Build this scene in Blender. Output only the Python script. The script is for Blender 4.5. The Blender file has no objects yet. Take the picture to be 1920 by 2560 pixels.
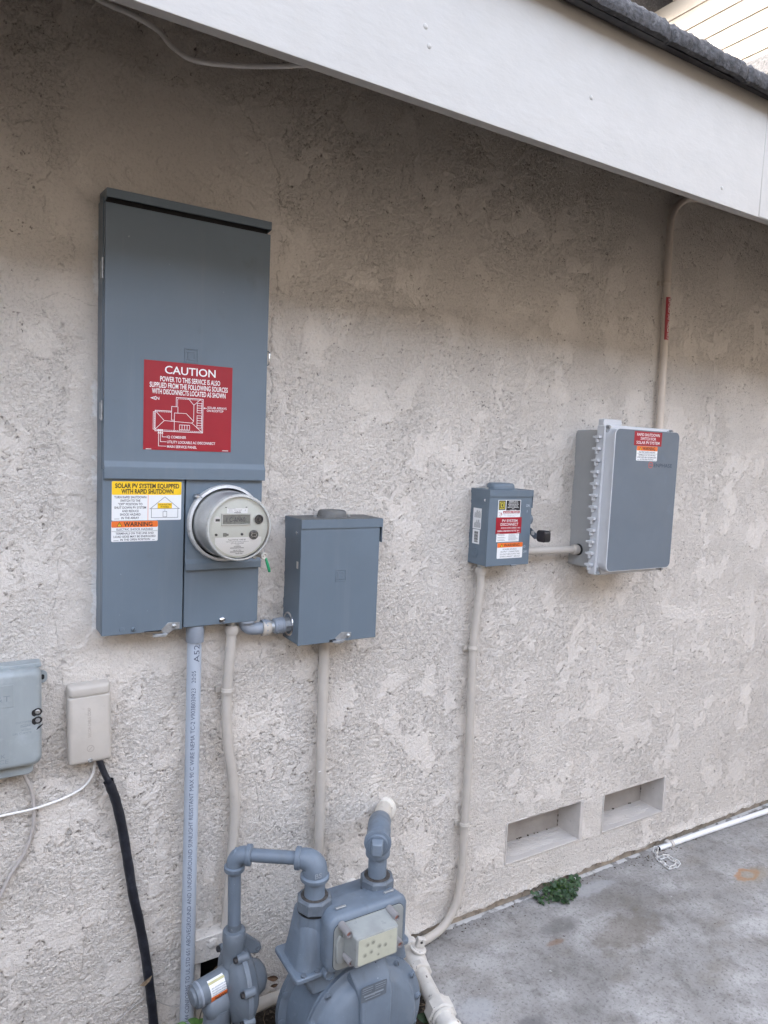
import bpy, bmesh, math, random
import numpy as np
from mathutils import Vector, Matrix

# ------------------------------------------------------------------ camera, sky, sun, exposure
scene = bpy.context.scene
COL = scene.collection
cam_data = bpy.data.cameras.new("camera")
cam_data.sensor_fit = 'HORIZONTAL'
cam_data.sensor_width = 36.0
cam_data.lens = 33.545
cam_data.clip_start = 0.05
cam_data.clip_end = 300.0
camera = bpy.data.objects.new("camera", cam_data)
COL.objects.link(camera)
camera.matrix_world = Matrix(((0.85534052, 0.01048107, -0.51796017, 0.0),
                              (-0.51634074, 0.09877822, -0.85066745, -1.83),
                              (0.04224728, 0.99505428, 0.08990081, 1.6298),
                              (0, 0, 0, 1)))
scene.camera = camera

SUN_EL, SUN_AZ = 26.0, -8.0         # behind the house, to its left (degrees; azimuth from +Y towards +X)
world = bpy.data.worlds.new("World")
scene.world = world
world.use_nodes = True
wn = world.node_tree
wn.nodes.clear()
sky = wn.nodes.new('ShaderNodeTexSky')
sky.sky_type = 'NISHITA'
sky.sun_disc = False
sky.sun_elevation = math.radians(SUN_EL)
sky.sun_rotation = math.radians(SUN_AZ)
sky.air_density = 0.7
sky.dust_density = 10.0
sky.ozone_density = 0.0
bg = wn.nodes.new('ShaderNodeBackground')
bg.inputs['Strength'].default_value = 0.15
wo = wn.nodes.new('ShaderNodeOutputWorld')
hs = wn.nodes.new('ShaderNodeHueSaturation')          # thin high haze: a paler sky
hs.inputs['Saturation'].default_value = 0.54
wn.links.new(sky.outputs[0], hs.inputs['Color'])
wn.links.new(hs.outputs[0], bg.inputs['Color'])
wn.links.new(bg.outputs[0], wo.inputs['Surface'])

sun_data = bpy.data.lights.new("sun", 'SUN')
sun_data.energy = 0.5
sun_data.angle = math.radians(12)
sun_data.color = (1.0, 0.93, 0.83)
sun = bpy.data.objects.new("sun", sun_data)
COL.objects.link(sun)
_d = Vector((math.sin(math.radians(SUN_AZ)) * math.cos(math.radians(SUN_EL)),
             math.cos(math.radians(SUN_AZ)) * math.cos(math.radians(SUN_EL)),
             math.sin(math.radians(SUN_EL))))
sun.rotation_euler = (-_d).to_track_quat('-Z', 'Y').to_euler()

vs = scene.view_settings
vs.view_transform = 'Standard'
vs.look = 'None'
vs.gamma = 1.0
vs.exposure = 4.4

R = random.Random(7)

# ------------------------------------------------------------------ noise in numpy
def perlin(x, y, seed=0):
    rs = np.random.RandomState(seed)
    a = rs.rand(256) * 2 * np.pi
    gx, gy = np.cos(a), np.sin(a)
    p = rs.permutation(256)
    xi = np.floor(x).astype(np.int64); yi = np.floor(y).astype(np.int64)
    xf = x - xi; yf = y - yi
    u = xf * xf * xf * (xf * (xf * 6 - 15) + 10); v = yf * yf * yf * (yf * (yf * 6 - 15) + 10)
    def g(ix, iy, dx, dy):
        h = p[(p[ix & 255] + iy) & 255]
        return gx[h] * dx + gy[h] * dy
    n00 = g(xi, yi, xf, yf); n10 = g(xi + 1, yi, xf - 1, yf)
    n01 = g(xi, yi + 1, xf, yf - 1); n11 = g(xi + 1, yi + 1, xf - 1, yf - 1)
    return 1.5 * ((n00 * (1 - u) + n10 * u) * (1 - v) + (n01 * (1 - u) + n11 * u) * v)
def sstep(a, b, x):
    t = np.clip((x - a) / (b - a), 0, 1)
    return t * t * (3 - 2 * t)

# ------------------------------------------------------------------ materials
MATS = {}
def nodes_of(name):
    m = bpy.data.materials.new(name)
    m.use_nodes = True
    nt = m.node_tree
    b = nt.nodes['Principled BSDF']
    MATS[name] = m
    return m, nt, b
def N(nt, typ, **kw):
    n = nt.nodes.new(typ)
    for k, v in kw.items():
        if k in n.inputs: n.inputs[k].default_value = v
        else: setattr(n, k, v)
    return n
def mixc(nt, fac, a, b, mode='MIX'):
    m = nt.nodes.new('ShaderNodeMix'); m.data_type = 'RGBA'; m.blend_type = mode
    for key, val in ((0, fac), (6, a), (7, b)):
        if hasattr(val, 'links'): nt.links.new(val, m.inputs[key])
        else: m.inputs[key].default_value = val if key == 0 else (*val, 1)
    return m.outputs[2]
def ramp(nt, src, a, b, lo=0.0, hi=1.0):
    r = nt.nodes.new('ShaderNodeMapRange'); r.interpolation_type = 'SMOOTHSTEP'
    nt.links.new(src, r.inputs[0])
    r.inputs[1].default_value = a; r.inputs[2].default_value = b
    r.inputs[3].default_value = lo; r.inputs[4].default_value = hi
    return r.outputs[0]
def noise(nt, scale, detail=4.0, rough=0.55, vec=None, stretch=None):
    n = N(nt, 'ShaderNodeTexNoise'); n.inputs['Scale'].default_value = scale
    n.inputs['Detail'].default_value = detail; n.inputs['Roughness'].default_value = rough
    if vec is None:
        vec = N(nt, 'ShaderNodeTexCoord').outputs['Object']
    if stretch:
        mp = N(nt, 'ShaderNodeMapping'); mp.inputs['Scale'].default_value = stretch
        nt.links.new(vec, mp.inputs['Vector']); vec = mp.outputs[0]
    nt.links.new(vec, n.inputs['Vector'])
    return n.outputs[0]
def bump(nt, b, height, strength, dist):
    bp = N(nt, 'ShaderNodeBump'); bp.inputs['Strength'].default_value = strength
    bp.inputs['Distance'].default_value = dist
    nt.links.new(height, bp.inputs['Height'])
    nt.links.new(bp.outputs[0], b.inputs['Normal'])
def plain(name, col, rough=0.5, metal=0.0, var=0.06, vscale=30.0, bumps=None, spec=None, dirt=None, stretch=None, specks=None, streak=None):
    m, nt, b = nodes_of(name)
    c2 = tuple(max(0, c * (1 - var)) for c in col); c1 = tuple(c * (1 + var) for c in col)
    fac = ramp(nt, noise(nt, vscale, 5, stretch=stretch), 0.3, 0.7)
    out = mixc(nt, fac, c2, c1)
    if dirt:
        dcol, dscale, lo, hi, amt = dirt
        out = mixc(nt, ramp(nt, noise(nt, dscale, 6, 0.65), lo, hi, 0, amt), out, dcol)
    if streak:
        out = mixc(nt, ramp(nt, noise(nt, 26, 5, 0.6, stretch=(1, 1, 0.07)), 0.52, 0.72, 0, streak[1]), out, streak[0])
    if specks:
        out = mixc(nt, ramp(nt, noise(nt, specks[1], 2, 0.5), specks[2], specks[2] + 0.02, 0, specks[3]), out, specks[0])
    nt.links.new(out, b.inputs['Base Color'])
    b.inputs['Roughness'].default_value = rough; b.inputs['Metallic'].default_value = metal
    if spec is not None: b.inputs['Specular IOR Level'].default_value = spec
    rr = ramp(nt, noise(nt, vscale * 2.3, 3), 0.3, 0.7, max(0, rough - 0.07), min(1, rough + 0.07))
    nt.links.new(rr, b.inputs['Roughness'])
    if bumps:
        bump(nt, b, noise(nt, bumps[0], 4, stretch=stretch), bumps[1], bumps[2])
    return m

STUCCO = (0.70, 0.662, 0.615)
def make_stucco():
    m, nt, b = nodes_of('stucco')
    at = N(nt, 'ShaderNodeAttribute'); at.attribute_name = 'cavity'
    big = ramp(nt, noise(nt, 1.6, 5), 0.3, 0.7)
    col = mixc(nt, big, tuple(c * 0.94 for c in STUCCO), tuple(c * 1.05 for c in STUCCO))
    # dirt and painted shade in the pits, lips and cracks
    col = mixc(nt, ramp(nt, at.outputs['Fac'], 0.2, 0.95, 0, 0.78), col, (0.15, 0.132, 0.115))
    # rust-brown run under the cable entry
    tc = N(nt, 'ShaderNodeTexCoord').outputs['Object']
    sx = N(nt, 'ShaderNodeSeparateXYZ'); nt.links.new(tc, sx.inputs[0])
    def m2(op, a, bb):
        n = N(nt, 'ShaderNodeMath', operation=op)
        for i, v in enumerate((a, bb)):
            if hasattr(v, 'links'): nt.links.new(v, n.inputs[i])
            else: n.inputs[i].default_value = v
        return n.outputs[0]
    wob = m2('MULTIPLY', m2('SUBTRACT', noise(nt, 30, 4), 0.5), 0.02)
    dx = m2('ABSOLUTE', m2('ADD', m2('SUBTRACT', sx.outputs[0], 0.311), wob), 0)
    fx = ramp(nt, dx, 0.002, 0.014, 1, 0)
    fz = m2('MULTIPLY', ramp(nt, sx.outputs[2], 0.69, 0.79), ramp(nt, sx.outputs[2], 0.825, 0.85, 1, 0))
    spot = ramp(nt, noise(nt, 90, 5, 0.7), 0.38, 0.6)
    st = m2('MULTIPLY', m2('MULTIPLY', fx, fz), m2('MULTIPLY', spot, 0.85))
    col = mixc(nt, st, col, (0.13, 0.085, 0.045))
    # short ragged crevices between the dashes of finish coat, their shade painted in
    def crev(scale, w, seed):
        n_ = noise(nt, scale, 4, 0.6, stretch=(1, 1, 1.25))
        off = m2('ABSOLUTE', m2('SUBTRACT', n_, seed), 0)
        return ramp(nt, off, w * 0.25, w, 1, 0)
    g1 = ramp(nt, noise(nt, 30, 3, 0.6, stretch=(1.1, 1, 1)), 0.50, 0.56)
    g2 = ramp(nt, noise(nt, 3.5, 4, 0.6), 0.40, 0.62, 0.2, 1)
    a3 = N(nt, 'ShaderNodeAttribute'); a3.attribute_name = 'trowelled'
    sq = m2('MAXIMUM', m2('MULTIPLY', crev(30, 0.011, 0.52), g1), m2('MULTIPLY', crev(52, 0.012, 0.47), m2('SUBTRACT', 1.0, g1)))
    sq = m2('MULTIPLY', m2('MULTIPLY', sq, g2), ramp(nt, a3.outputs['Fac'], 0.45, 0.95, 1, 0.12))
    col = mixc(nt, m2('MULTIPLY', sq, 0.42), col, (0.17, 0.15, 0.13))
    # fresh white plaster crumbs along the panel's left edge
    ex = m2('ABSOLUTE', m2('ADD', m2('SUBTRACT', sx.outputs[0], 0.297), m2('MULTIPLY', m2('SUBTRACT', noise(nt, 45, 5, 0.7), 0.5), 0.03)), 0)
    ez = m2('MULTIPLY', ramp(nt, sx.outputs[2], 1.13, 1.18), ramp(nt, noise(nt, 9, 5, 0.6), 0.46, 0.56))
    col = mixc(nt, m2('MULTIPLY', m2('MULTIPLY', ramp(nt, ex, 0.004, 0.009, 1, 0), ez), ramp(nt, sx.outputs[2], 2.15, 2.10)), col, (0.80, 0.80, 0.79))
    # pore shade of the sand finish, painted into the colour
    a2 = N(nt, 'ShaderNodeAttribute'); a2.attribute_name = 'trowelled'
    pore = m2('MULTIPLY', ramp(nt, noise(nt, 170, 2, 0.55), 0.34, 0.48, 0.22, 0), ramp(nt, a2.outputs['Fac'], 0, 1, 1, 0.75))
    col = mixc(nt, pore, col, (0.27, 0.255, 0.235))
    nt.links.new(col, b.inputs['Base Color'])
    b.inputs['Roughness'].default_value = 0.9
    b.inputs['Specular IOR Level'].default_value = 0.2
    f1 = noise(nt, 330, 3, 0.6); f2 = noise(nt, 150, 3, 0.6)
    rd = m2('SUBTRACT', 1.0, m2('MULTIPLY', m2('ABSOLUTE', m2('SUBTRACT', noise(nt, 46, 5, 0.62), 0.5), 0), 5.0))
    rd = m2('SUBTRACT', m2('MULTIPLY', rd, 0.46), m2('MULTIPLY', sq, 0.5))
    bump(nt, b, m2('MULTIPLY', m2('ADD', m2('ADD', m2('MULTIPLY', f1, 0.5), f2), rd), ramp(nt, a2.outputs['Fac'], 0, 1, 1, 0.6)), 1.0, 0.0048)
make_stucco()

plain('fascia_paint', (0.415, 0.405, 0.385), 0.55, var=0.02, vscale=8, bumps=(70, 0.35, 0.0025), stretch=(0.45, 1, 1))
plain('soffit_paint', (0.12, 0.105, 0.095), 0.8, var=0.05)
plain('roof_tile', (0.060, 0.060, 0.064), 0.95, var=0.35, vscale=60, bumps=(140, 0.9, 0.006), dirt=((0.16, 0.16, 0.165), 45, 0.55, 0.72, 0.7))
plain('drip_metal', (0.045, 0.045, 0.05), 0.6, var=0.2, vscale=20)
plain('siding_paint', (0.27, 0.235, 0.19), 0.65, var=0.04, vscale=4, bumps=(30, 0.2, 0.003), stretch=(1, 0.15, 1))
plain('trim_white', (0.8, 0.79, 0.77), 0.6, var=0.02)
plain('foundation', (0.36, 0.31, 0.25), 0.95, var=0.18, vscale=25, bumps=(90, 0.6, 0.003), dirt=((0.08, 0.07, 0.06), 30, 0.5, 0.7, 0.8))
STEEL = (0.135, 0.178, 0.222)
plain('steel_paint', STEEL, 0.40, var=0.05, vscale=4, bumps=(900, 0.06, 0.0004), spec=0.4, dirt=((0.10, 0.115, 0.13), 9, 0.60, 0.78, 0.35), streak=((0.17, 0.205, 0.24), 0.4), specks=((0.30, 0.33, 0.36), 75, 0.77, 0.6))
plain('steel_top', (0.14, 0.145, 0.145), 0.75, var=0.12, vscale=40, dirt=((0.22, 0.2, 0.17), 60, 0.5, 0.7, 0.5))
plain('dark_gap', (0.012, 0.013, 0.015), 0.8)
plain('galvanised', (0.50, 0.52, 0.53), 0.38, metal=0.85, var=0.14, vscale=60)
plain('chrome', (0.75, 0.76, 0.78), 0.18, metal=1.0, var=0.03)
plain('worn_steel', (0.36, 0.38, 0.40), 0.42, metal=0.6, var=0.2, vscale=70, dirt=((0.2, 0.2, 0.2), 60, 0.55, 0.7, 0.5))
plain('sign_red', (0.33, 0.007, 0.022), 0.4, var=0.02)
plain('sign_white', (0.80, 0.82, 0.83), 0.4, var=0.01)
plain('label_white', (0.93, 0.95, 0.96), 0.5, var=0.0)
plain('sign_yellow', (0.90, 0.58, 0.015), 0.4, var=0.02)
plain('sign_orange', (0.80, 0.17, 0.025), 0.4, var=0.02)
plain('ink_black', (0.015, 0.015, 0.018), 0.5)
plain('ink_white', (0.85, 0.86, 0.87), 0.45, var=0.01)
plain('ink_grey', (0.035, 0.04, 0.055), 0.5)
plain('ink_blue_grey', (0.035, 0.05, 0.085), 0.5)
plain('ink_orange', (0.7, 0.09, 0.03), 0.5)
plain('beige_paint', (0.50, 0.468, 0.425), 0.5, var=0.035, vscale=25, bumps=(60, 0.15, 0.002), dirt=((0.3, 0.27, 0.24), 35, 0.62, 0.75, 0.4))
plain('pvc_grey', (0.44, 0.50, 0.58), 0.42, var=0.03, vscale=14, dirt=((0.3, 0.33, 0.38), 22, 0.6, 0.78, 0.4))
plain('pvc_fitting', (0.25, 0.285, 0.335), 0.45, var=0.06, vscale=20, dirt=((0.42, 0.38, 0.34), 28, 0.6, 0.66, 0.0))
plain('pvc_patched', (0.25, 0.285, 0.335), 0.5, var=0.05, vscale=20, dirt=((0.5, 0.46, 0.40), 22, 0.47, 0.5, 0.95))
plain('pvc_white', (0.80, 0.82, 0.84), 0.38, var=0.02, dirt=((0.35, 0.3, 0.25), 30, 0.64, 0.72, 0.5))
plain('meter_ring', (0.64, 0.65, 0.65), 0.55, metal=0.2, var=0.12, vscale=25, dirt=((0.30, 0.30, 0.29), 40, 0.5, 0.65, 0.6))
plain('meter_shell', (0.80, 0.81, 0.80), 0.35, var=0.05, vscale=12, dirt=((0.42, 0.40, 0.37), 9, 0.5, 0.7, 0.5))
plain('meter_face', (0.70, 0.735, 0.69), 0.45, var=0.02)
plain('lcd', (0.20, 0.215, 0.20), 0.3, var=0.06, vscale=60)
plain('lcd_frame', (0.66, 0.67, 0.64), 0.4)
plain('black_plastic', (0.02, 0.02, 0.023), 0.4, var=0.2)
plain('green_plastic', (0.02, 0.30, 0.13), 0.4)
plain('phone_plastic', (0.31, 0.35, 0.365), 0.5, var=0.07, vscale=14, bumps=(300, 0.1, 0.0005), dirt=((0.42, 0.47, 0.5), 20, 0.5, 0.7, 0.5), stretch=(1, 1, 0.35))
plain('combiner_plastic', (0.36, 0.37, 0.375), 0.5, var=0.02)
plain('combiner_lid', (0.58, 0.60, 0.63), 0.42, var=0.02)
plain('combiner_face', (0.135, 0.165, 0.198), 0.5, var=0.03, vscale=6, bumps=(800, 0.08, 0.0004), dirt=((0.17, 0.21, 0.26), 9, 0.6, 0.75, 0.4))
plain('gas_paint', (0.150, 0.190, 0.240), 0.5, var=0.07, vscale=18, bumps=(220, 0.18, 0.001), dirt=((0.30, 0.33, 0.37), 50, 0.62, 0.74, 0.5), streak=((0.115, 0.14, 0.17), 0.5), specks=((0.5, 0.52, 0.54), 120, 0.765, 0.7))
plain('gas_dark', (0.125, 0.15, 0.18), 0.5, var=0.12, vscale=30, bumps=(220, 0.25, 0.001), dirt=((0.36, 0.39, 0.43), 55, 0.62, 0.7, 0.6))
plain('regulator_paint', (0.140, 0.168, 0.200), 0.45, var=0.07, vscale=20, bumps=(300, 0.1, 0.0006), dirt=((0.25, 0.26, 0.28), 45, 0.62, 0.75, 0.4))
plain('index_plastic', (0.30, 0.32, 0.315), 0.45, var=0.1, vscale=20, dirt=((0.16, 0.17, 0.17), 45, 0.58, 0.72, 0.5))
plain('index_window', (0.50, 0.51, 0.42), 0.35, var=0.06, vscale=25, dirt=((0.30, 0.31, 0.26), 40, 0.58, 0.8, 0.6))
plain('peg_plastic', (0.27, 0.265, 0.27), 0.5, var=0.1)
plain('peg_red', (0.30, 0.13, 0.10), 0.6)
plain('old_white', (0.62, 0.60, 0.56), 0.5, var=0.08, vscale=30, bumps=(60, 0.3, 0.003), dirt=((0.07, 0.05, 0.04), 62, 0.635, 0.66, 0.9))
plain('chipped_white', (0.66, 0.63, 0.57), 0.5, var=0.06, vscale=30, bumps=(60, 0.2, 0.003), dirt=((0.09, 0.045, 0.03), 30, 0.62, 0.64, 0.95))
plain('rubber', (0.014, 0.016, 0.024), 0.5, var=0.3, vscale=40, dirt=((0.04, 0.045, 0.055), 40, 0.5, 0.7, 0.6))
plain('cable_white', (0.80, 0.79, 0.77), 0.5, var=0.05)
plain('cable_grey', (0.46, 0.43, 0.41), 0.6, var=0.08, vscale=60)
plain('wire_dark', (0.15, 0.14, 0.13), 0.7)
plain('vent_paint', (0.56, 0.53, 0.50), 0.75, var=0.06, vscale=14, bumps=(60, 0.5, 0.004), dirt=((0.10, 0.09, 0.08), 60, 0.64, 0.74, 0.7), stretch=(0.3, 1.6, 1.6))
plain('vent_back', (0.36, 0.335, 0.31), 0.8, var=0.08, vscale=14, bumps=(40, 0.3, 0.004), dirt=((0.06, 0.055, 0.05), 70, 0.66, 0.74, 0.8))
plain('soil', (0.035, 0.028, 0.022), 1.0, var=0.4, vscale=60, bumps=(50, 1.0, 0.02))
plain('twig', (0.20, 0.15, 0.10), 0.9, var=0.4, vscale=80)
plain('dead_leaf', (0.10, 0.06, 0.035), 0.8, var=0.5, vscale=30)
plain('leaf', (0.024, 0.062, 0.022), 0.55, var=0.45, vscale=35)
plain('leaf_bright', (0.075, 0.17, 0.035), 0.5, var=0.35, vscale=40)
plain('chip', (0.10, 0.08, 0.06), 0.9, var=0.5, vscale=25)
plain('blocker_wood', (0.02, 0.017, 0.015), 0.85, var=0.2, vscale=6)  # near-black so the added light blockers bounce little onto the wall

def make_glass():
    m = bpy.data.materials.new('clear_cover'); m.use_nodes = True; MATS['clear_cover'] = m
    nt = m.node_tree; nt.nodes.clear()
    tr = N(nt, 'ShaderNodeBsdfTransparent'); tr.inputs[0].default_value = (1, 1, 1, 1)
    gl = N(nt, 'ShaderNodeBsdfGlossy'); gl.inputs['Roughness'].default_value = 0.12
    df = N(nt, 'ShaderNodeBsdfDiffuse'); df.inputs[0].default_value = (0.8, 0.8, 0.77, 1)
    fr = N(nt, 'ShaderNodeFresnel'); fr.inputs[0].default_value = 1.38
    m1 = N(nt, 'ShaderNodeMixShader'); m1.inputs[0].default_value = 0.03
    nt.links.new(tr.outputs[0], m1.inputs[1]); nt.links.new(df.outputs[0], m1.inputs[2])
    mx = N(nt, 'ShaderNodeMixShader')
    nt.links.new(fr.outputs[0], mx.inputs[0]); nt.links.new(m1.outputs[0], mx.inputs[1]); nt.links.new(gl.outputs[0], mx.inputs[2])
    o = N(nt, 'ShaderNodeOutputMaterial'); nt.links.new(mx.outputs[0], o.inputs[0])
make_glass()

def make_cloudy():
    m = bpy.data.materials.new('cloudy_cover'); m.use_nodes = True; MATS['cloudy_cover'] = m
    nt = m.node_tree; nt.nodes.clear()
    tr = N(nt, 'ShaderNodeBsdfTransparent'); tr.inputs[0].default_value = (0.90, 0.91, 0.86, 1)
    df = N(nt, 'ShaderNodeBsdfDiffuse')
    nt.links.new(mixc(nt, ramp(nt, noise(nt, 50, 5, 0.65), 0.45, 0.7), (0.47, 0.48, 0.40), (0.25, 0.26, 0.24)), df.inputs[0])
    gl = N(nt, 'ShaderNodeBsdfGlossy'); gl.inputs['Roughness'].default_value = 0.2
    fr = N(nt, 'ShaderNodeFresnel'); fr.inputs[0].default_value = 1.45
    m1 = N(nt, 'ShaderNodeMixShader'); nt.links.new(ramp(nt, noise(nt, 34, 5, 0.6), 0.3, 0.7, 0.50, 0.80), m1.inputs[0])
    nt.links.new(tr.outputs[0], m1.inputs[1]); nt.links.new(df.outputs[0], m1.inputs[2])
    mx = N(nt, 'ShaderNodeMixShader')
    nt.links.new(fr.outputs[0], mx.inputs[0]); nt.links.new(m1.outputs[0], mx.inputs[1]); nt.links.new(gl.outputs[0], mx.inputs[2])
    o = N(nt, 'ShaderNodeOutputMaterial'); nt.links.new(mx.outputs[0], o.inputs[0])
make_cloudy()

def make_concrete():
    m, nt, b = nodes_of('concrete')
    tc = N(nt, 'ShaderNodeTexCoord').outputs['Object']
    sx = N(nt, 'ShaderNodeSeparateXYZ'); nt.links.new(tc, sx.inputs[0])
    def m2(op, a, bb):
        n = N(nt, 'ShaderNodeMath', operation=op)
        for i, v in enumerate((a, bb)):
            if hasattr(v, 'links'): nt.links.new(v, n.inputs[i])
            else: n.inputs[i].default_value = v
        return n.outputs[0]
    c = mixc(nt, ramp(nt, noise(nt, 2.2, 8, 0.68), 0.28, 0.74), (0.205, 0.20, 0.194), (0.40, 0.395, 0.39))
    c = mixc(nt, ramp(nt, noise(nt, 4.5, 9, 0.72), 0.46, 0.74, 0, 0.62), c, (0.54, 0.54, 0.545))
    c = mixc(nt, ramp(nt, noise(nt, 4.1, 6, 0.65, stretch=(1, 1.6, 1)), 0.46, 0.74, 0, 0.6), c, (0.19, 0.172, 0.145))
    c = mixc(nt, ramp(nt, noise(nt, 13, 9, 0.78), 0.47, 0.68, 0, 0.65), c, (0.145, 0.138, 0.13))
    c = mixc(nt, ramp(nt, noise(nt, 95, 5, 0.7), 0.50, 0.70, 0, 0.7), c, (0.085, 0.082, 0.08))
    c = mixc(nt, ramp(nt, noise(nt, 55, 3, 0.6), 0.68, 0.74, 0, 0.5), c, (0.58, 0.575, 0.56))
    def stain(c, x, y, rx, ry, col, amt, dist=0.5, ring=False):
        dx = m2('DIVIDE', m2('SUBTRACT', sx.outputs[0], x), rx); dy = m2('DIVIDE', m2('SUBTRACT', sx.outputs[1], y), ry)
        d = m2('SQRT', m2('ADD', m2('MULTIPLY', dx, dx), m2('MULTIPLY', dy, dy)), 0)
        d = m2('ADD', d, m2('MULTIPLY', m2('SUBTRACT', noise(nt, 22, 5, 0.65), 0.5), dist * 2))
        if ring: f = m2('MULTIPLY', ramp(nt, d, 0.45, 0.8), ramp(nt, d, 0.95, 1.3, 1, 0))
        else: f = ramp(nt, d, 0.55, 1.35, 1, 0)
        return mixc(nt, m2('MULTIPLY', f, amt), c, col)
    c = stain(c, 1.80, -0.172, 0.085, 0.035, (0.14, 0.138, 0.134), 0.6, 0.35)
    c = stain(c, 1.985, -0.30, 0.15, 0.075, (0.135, 0.115, 0.09), 0.55, 1.1)
    c = stain(c, 1.72, -0.225, 0.035, 0.012, (0.22, 0.13, 0.08), 0.6, 0.6)
    c = stain(c, 2.69, -0.298, 0.055, 0.03, (0.40, 0.20, 0.09), 0.75, 0.75, True)
    c = stain(c, 2.72, -0.31, 0.09, 0.04, (0.27, 0.22, 0.15), 0.5, 0.6)
    c = stain(c, 1.40, -0.45, 0.06, 0.03, (0.13, 0.125, 0.13), 0.7, 0.6)
    c = stain(c, 1.30, -0.33, 0.06, 0.05, (0.40, 0.415, 0.44), 0.5, 0.9)
    c = stain(c, 2.05, -0.07, 0.13, 0.03, (0.42, 0.43, 0.45), 0.5, 1.0)
    # old white paint along the wall edge of the slab
    edge = m2('ADD', sx.outputs[1], m2('MULTIPLY', m2('SUBTRACT', noise(nt, 38, 5, 0.7), 0.5), 0.022))
    c = mixc(nt, m2('MULTIPLY', ramp(nt, edge, -0.007, -0.004), m2('MULTIPLY', ramp(nt, noise(nt, 12, 4), 0.42, 0.5), 0.9)), c, (0.66, 0.66, 0.66))
    nt.links.new(c, b.inputs['Base Color'])
    b.inputs['Roughness'].default_value = 0.8
    b.inputs['Specular IOR Level'].default_value = 0.3
    bump(nt, b, noise(nt, 90, 6, 0.7), 0.35, 0.002)
make_concrete()

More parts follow.
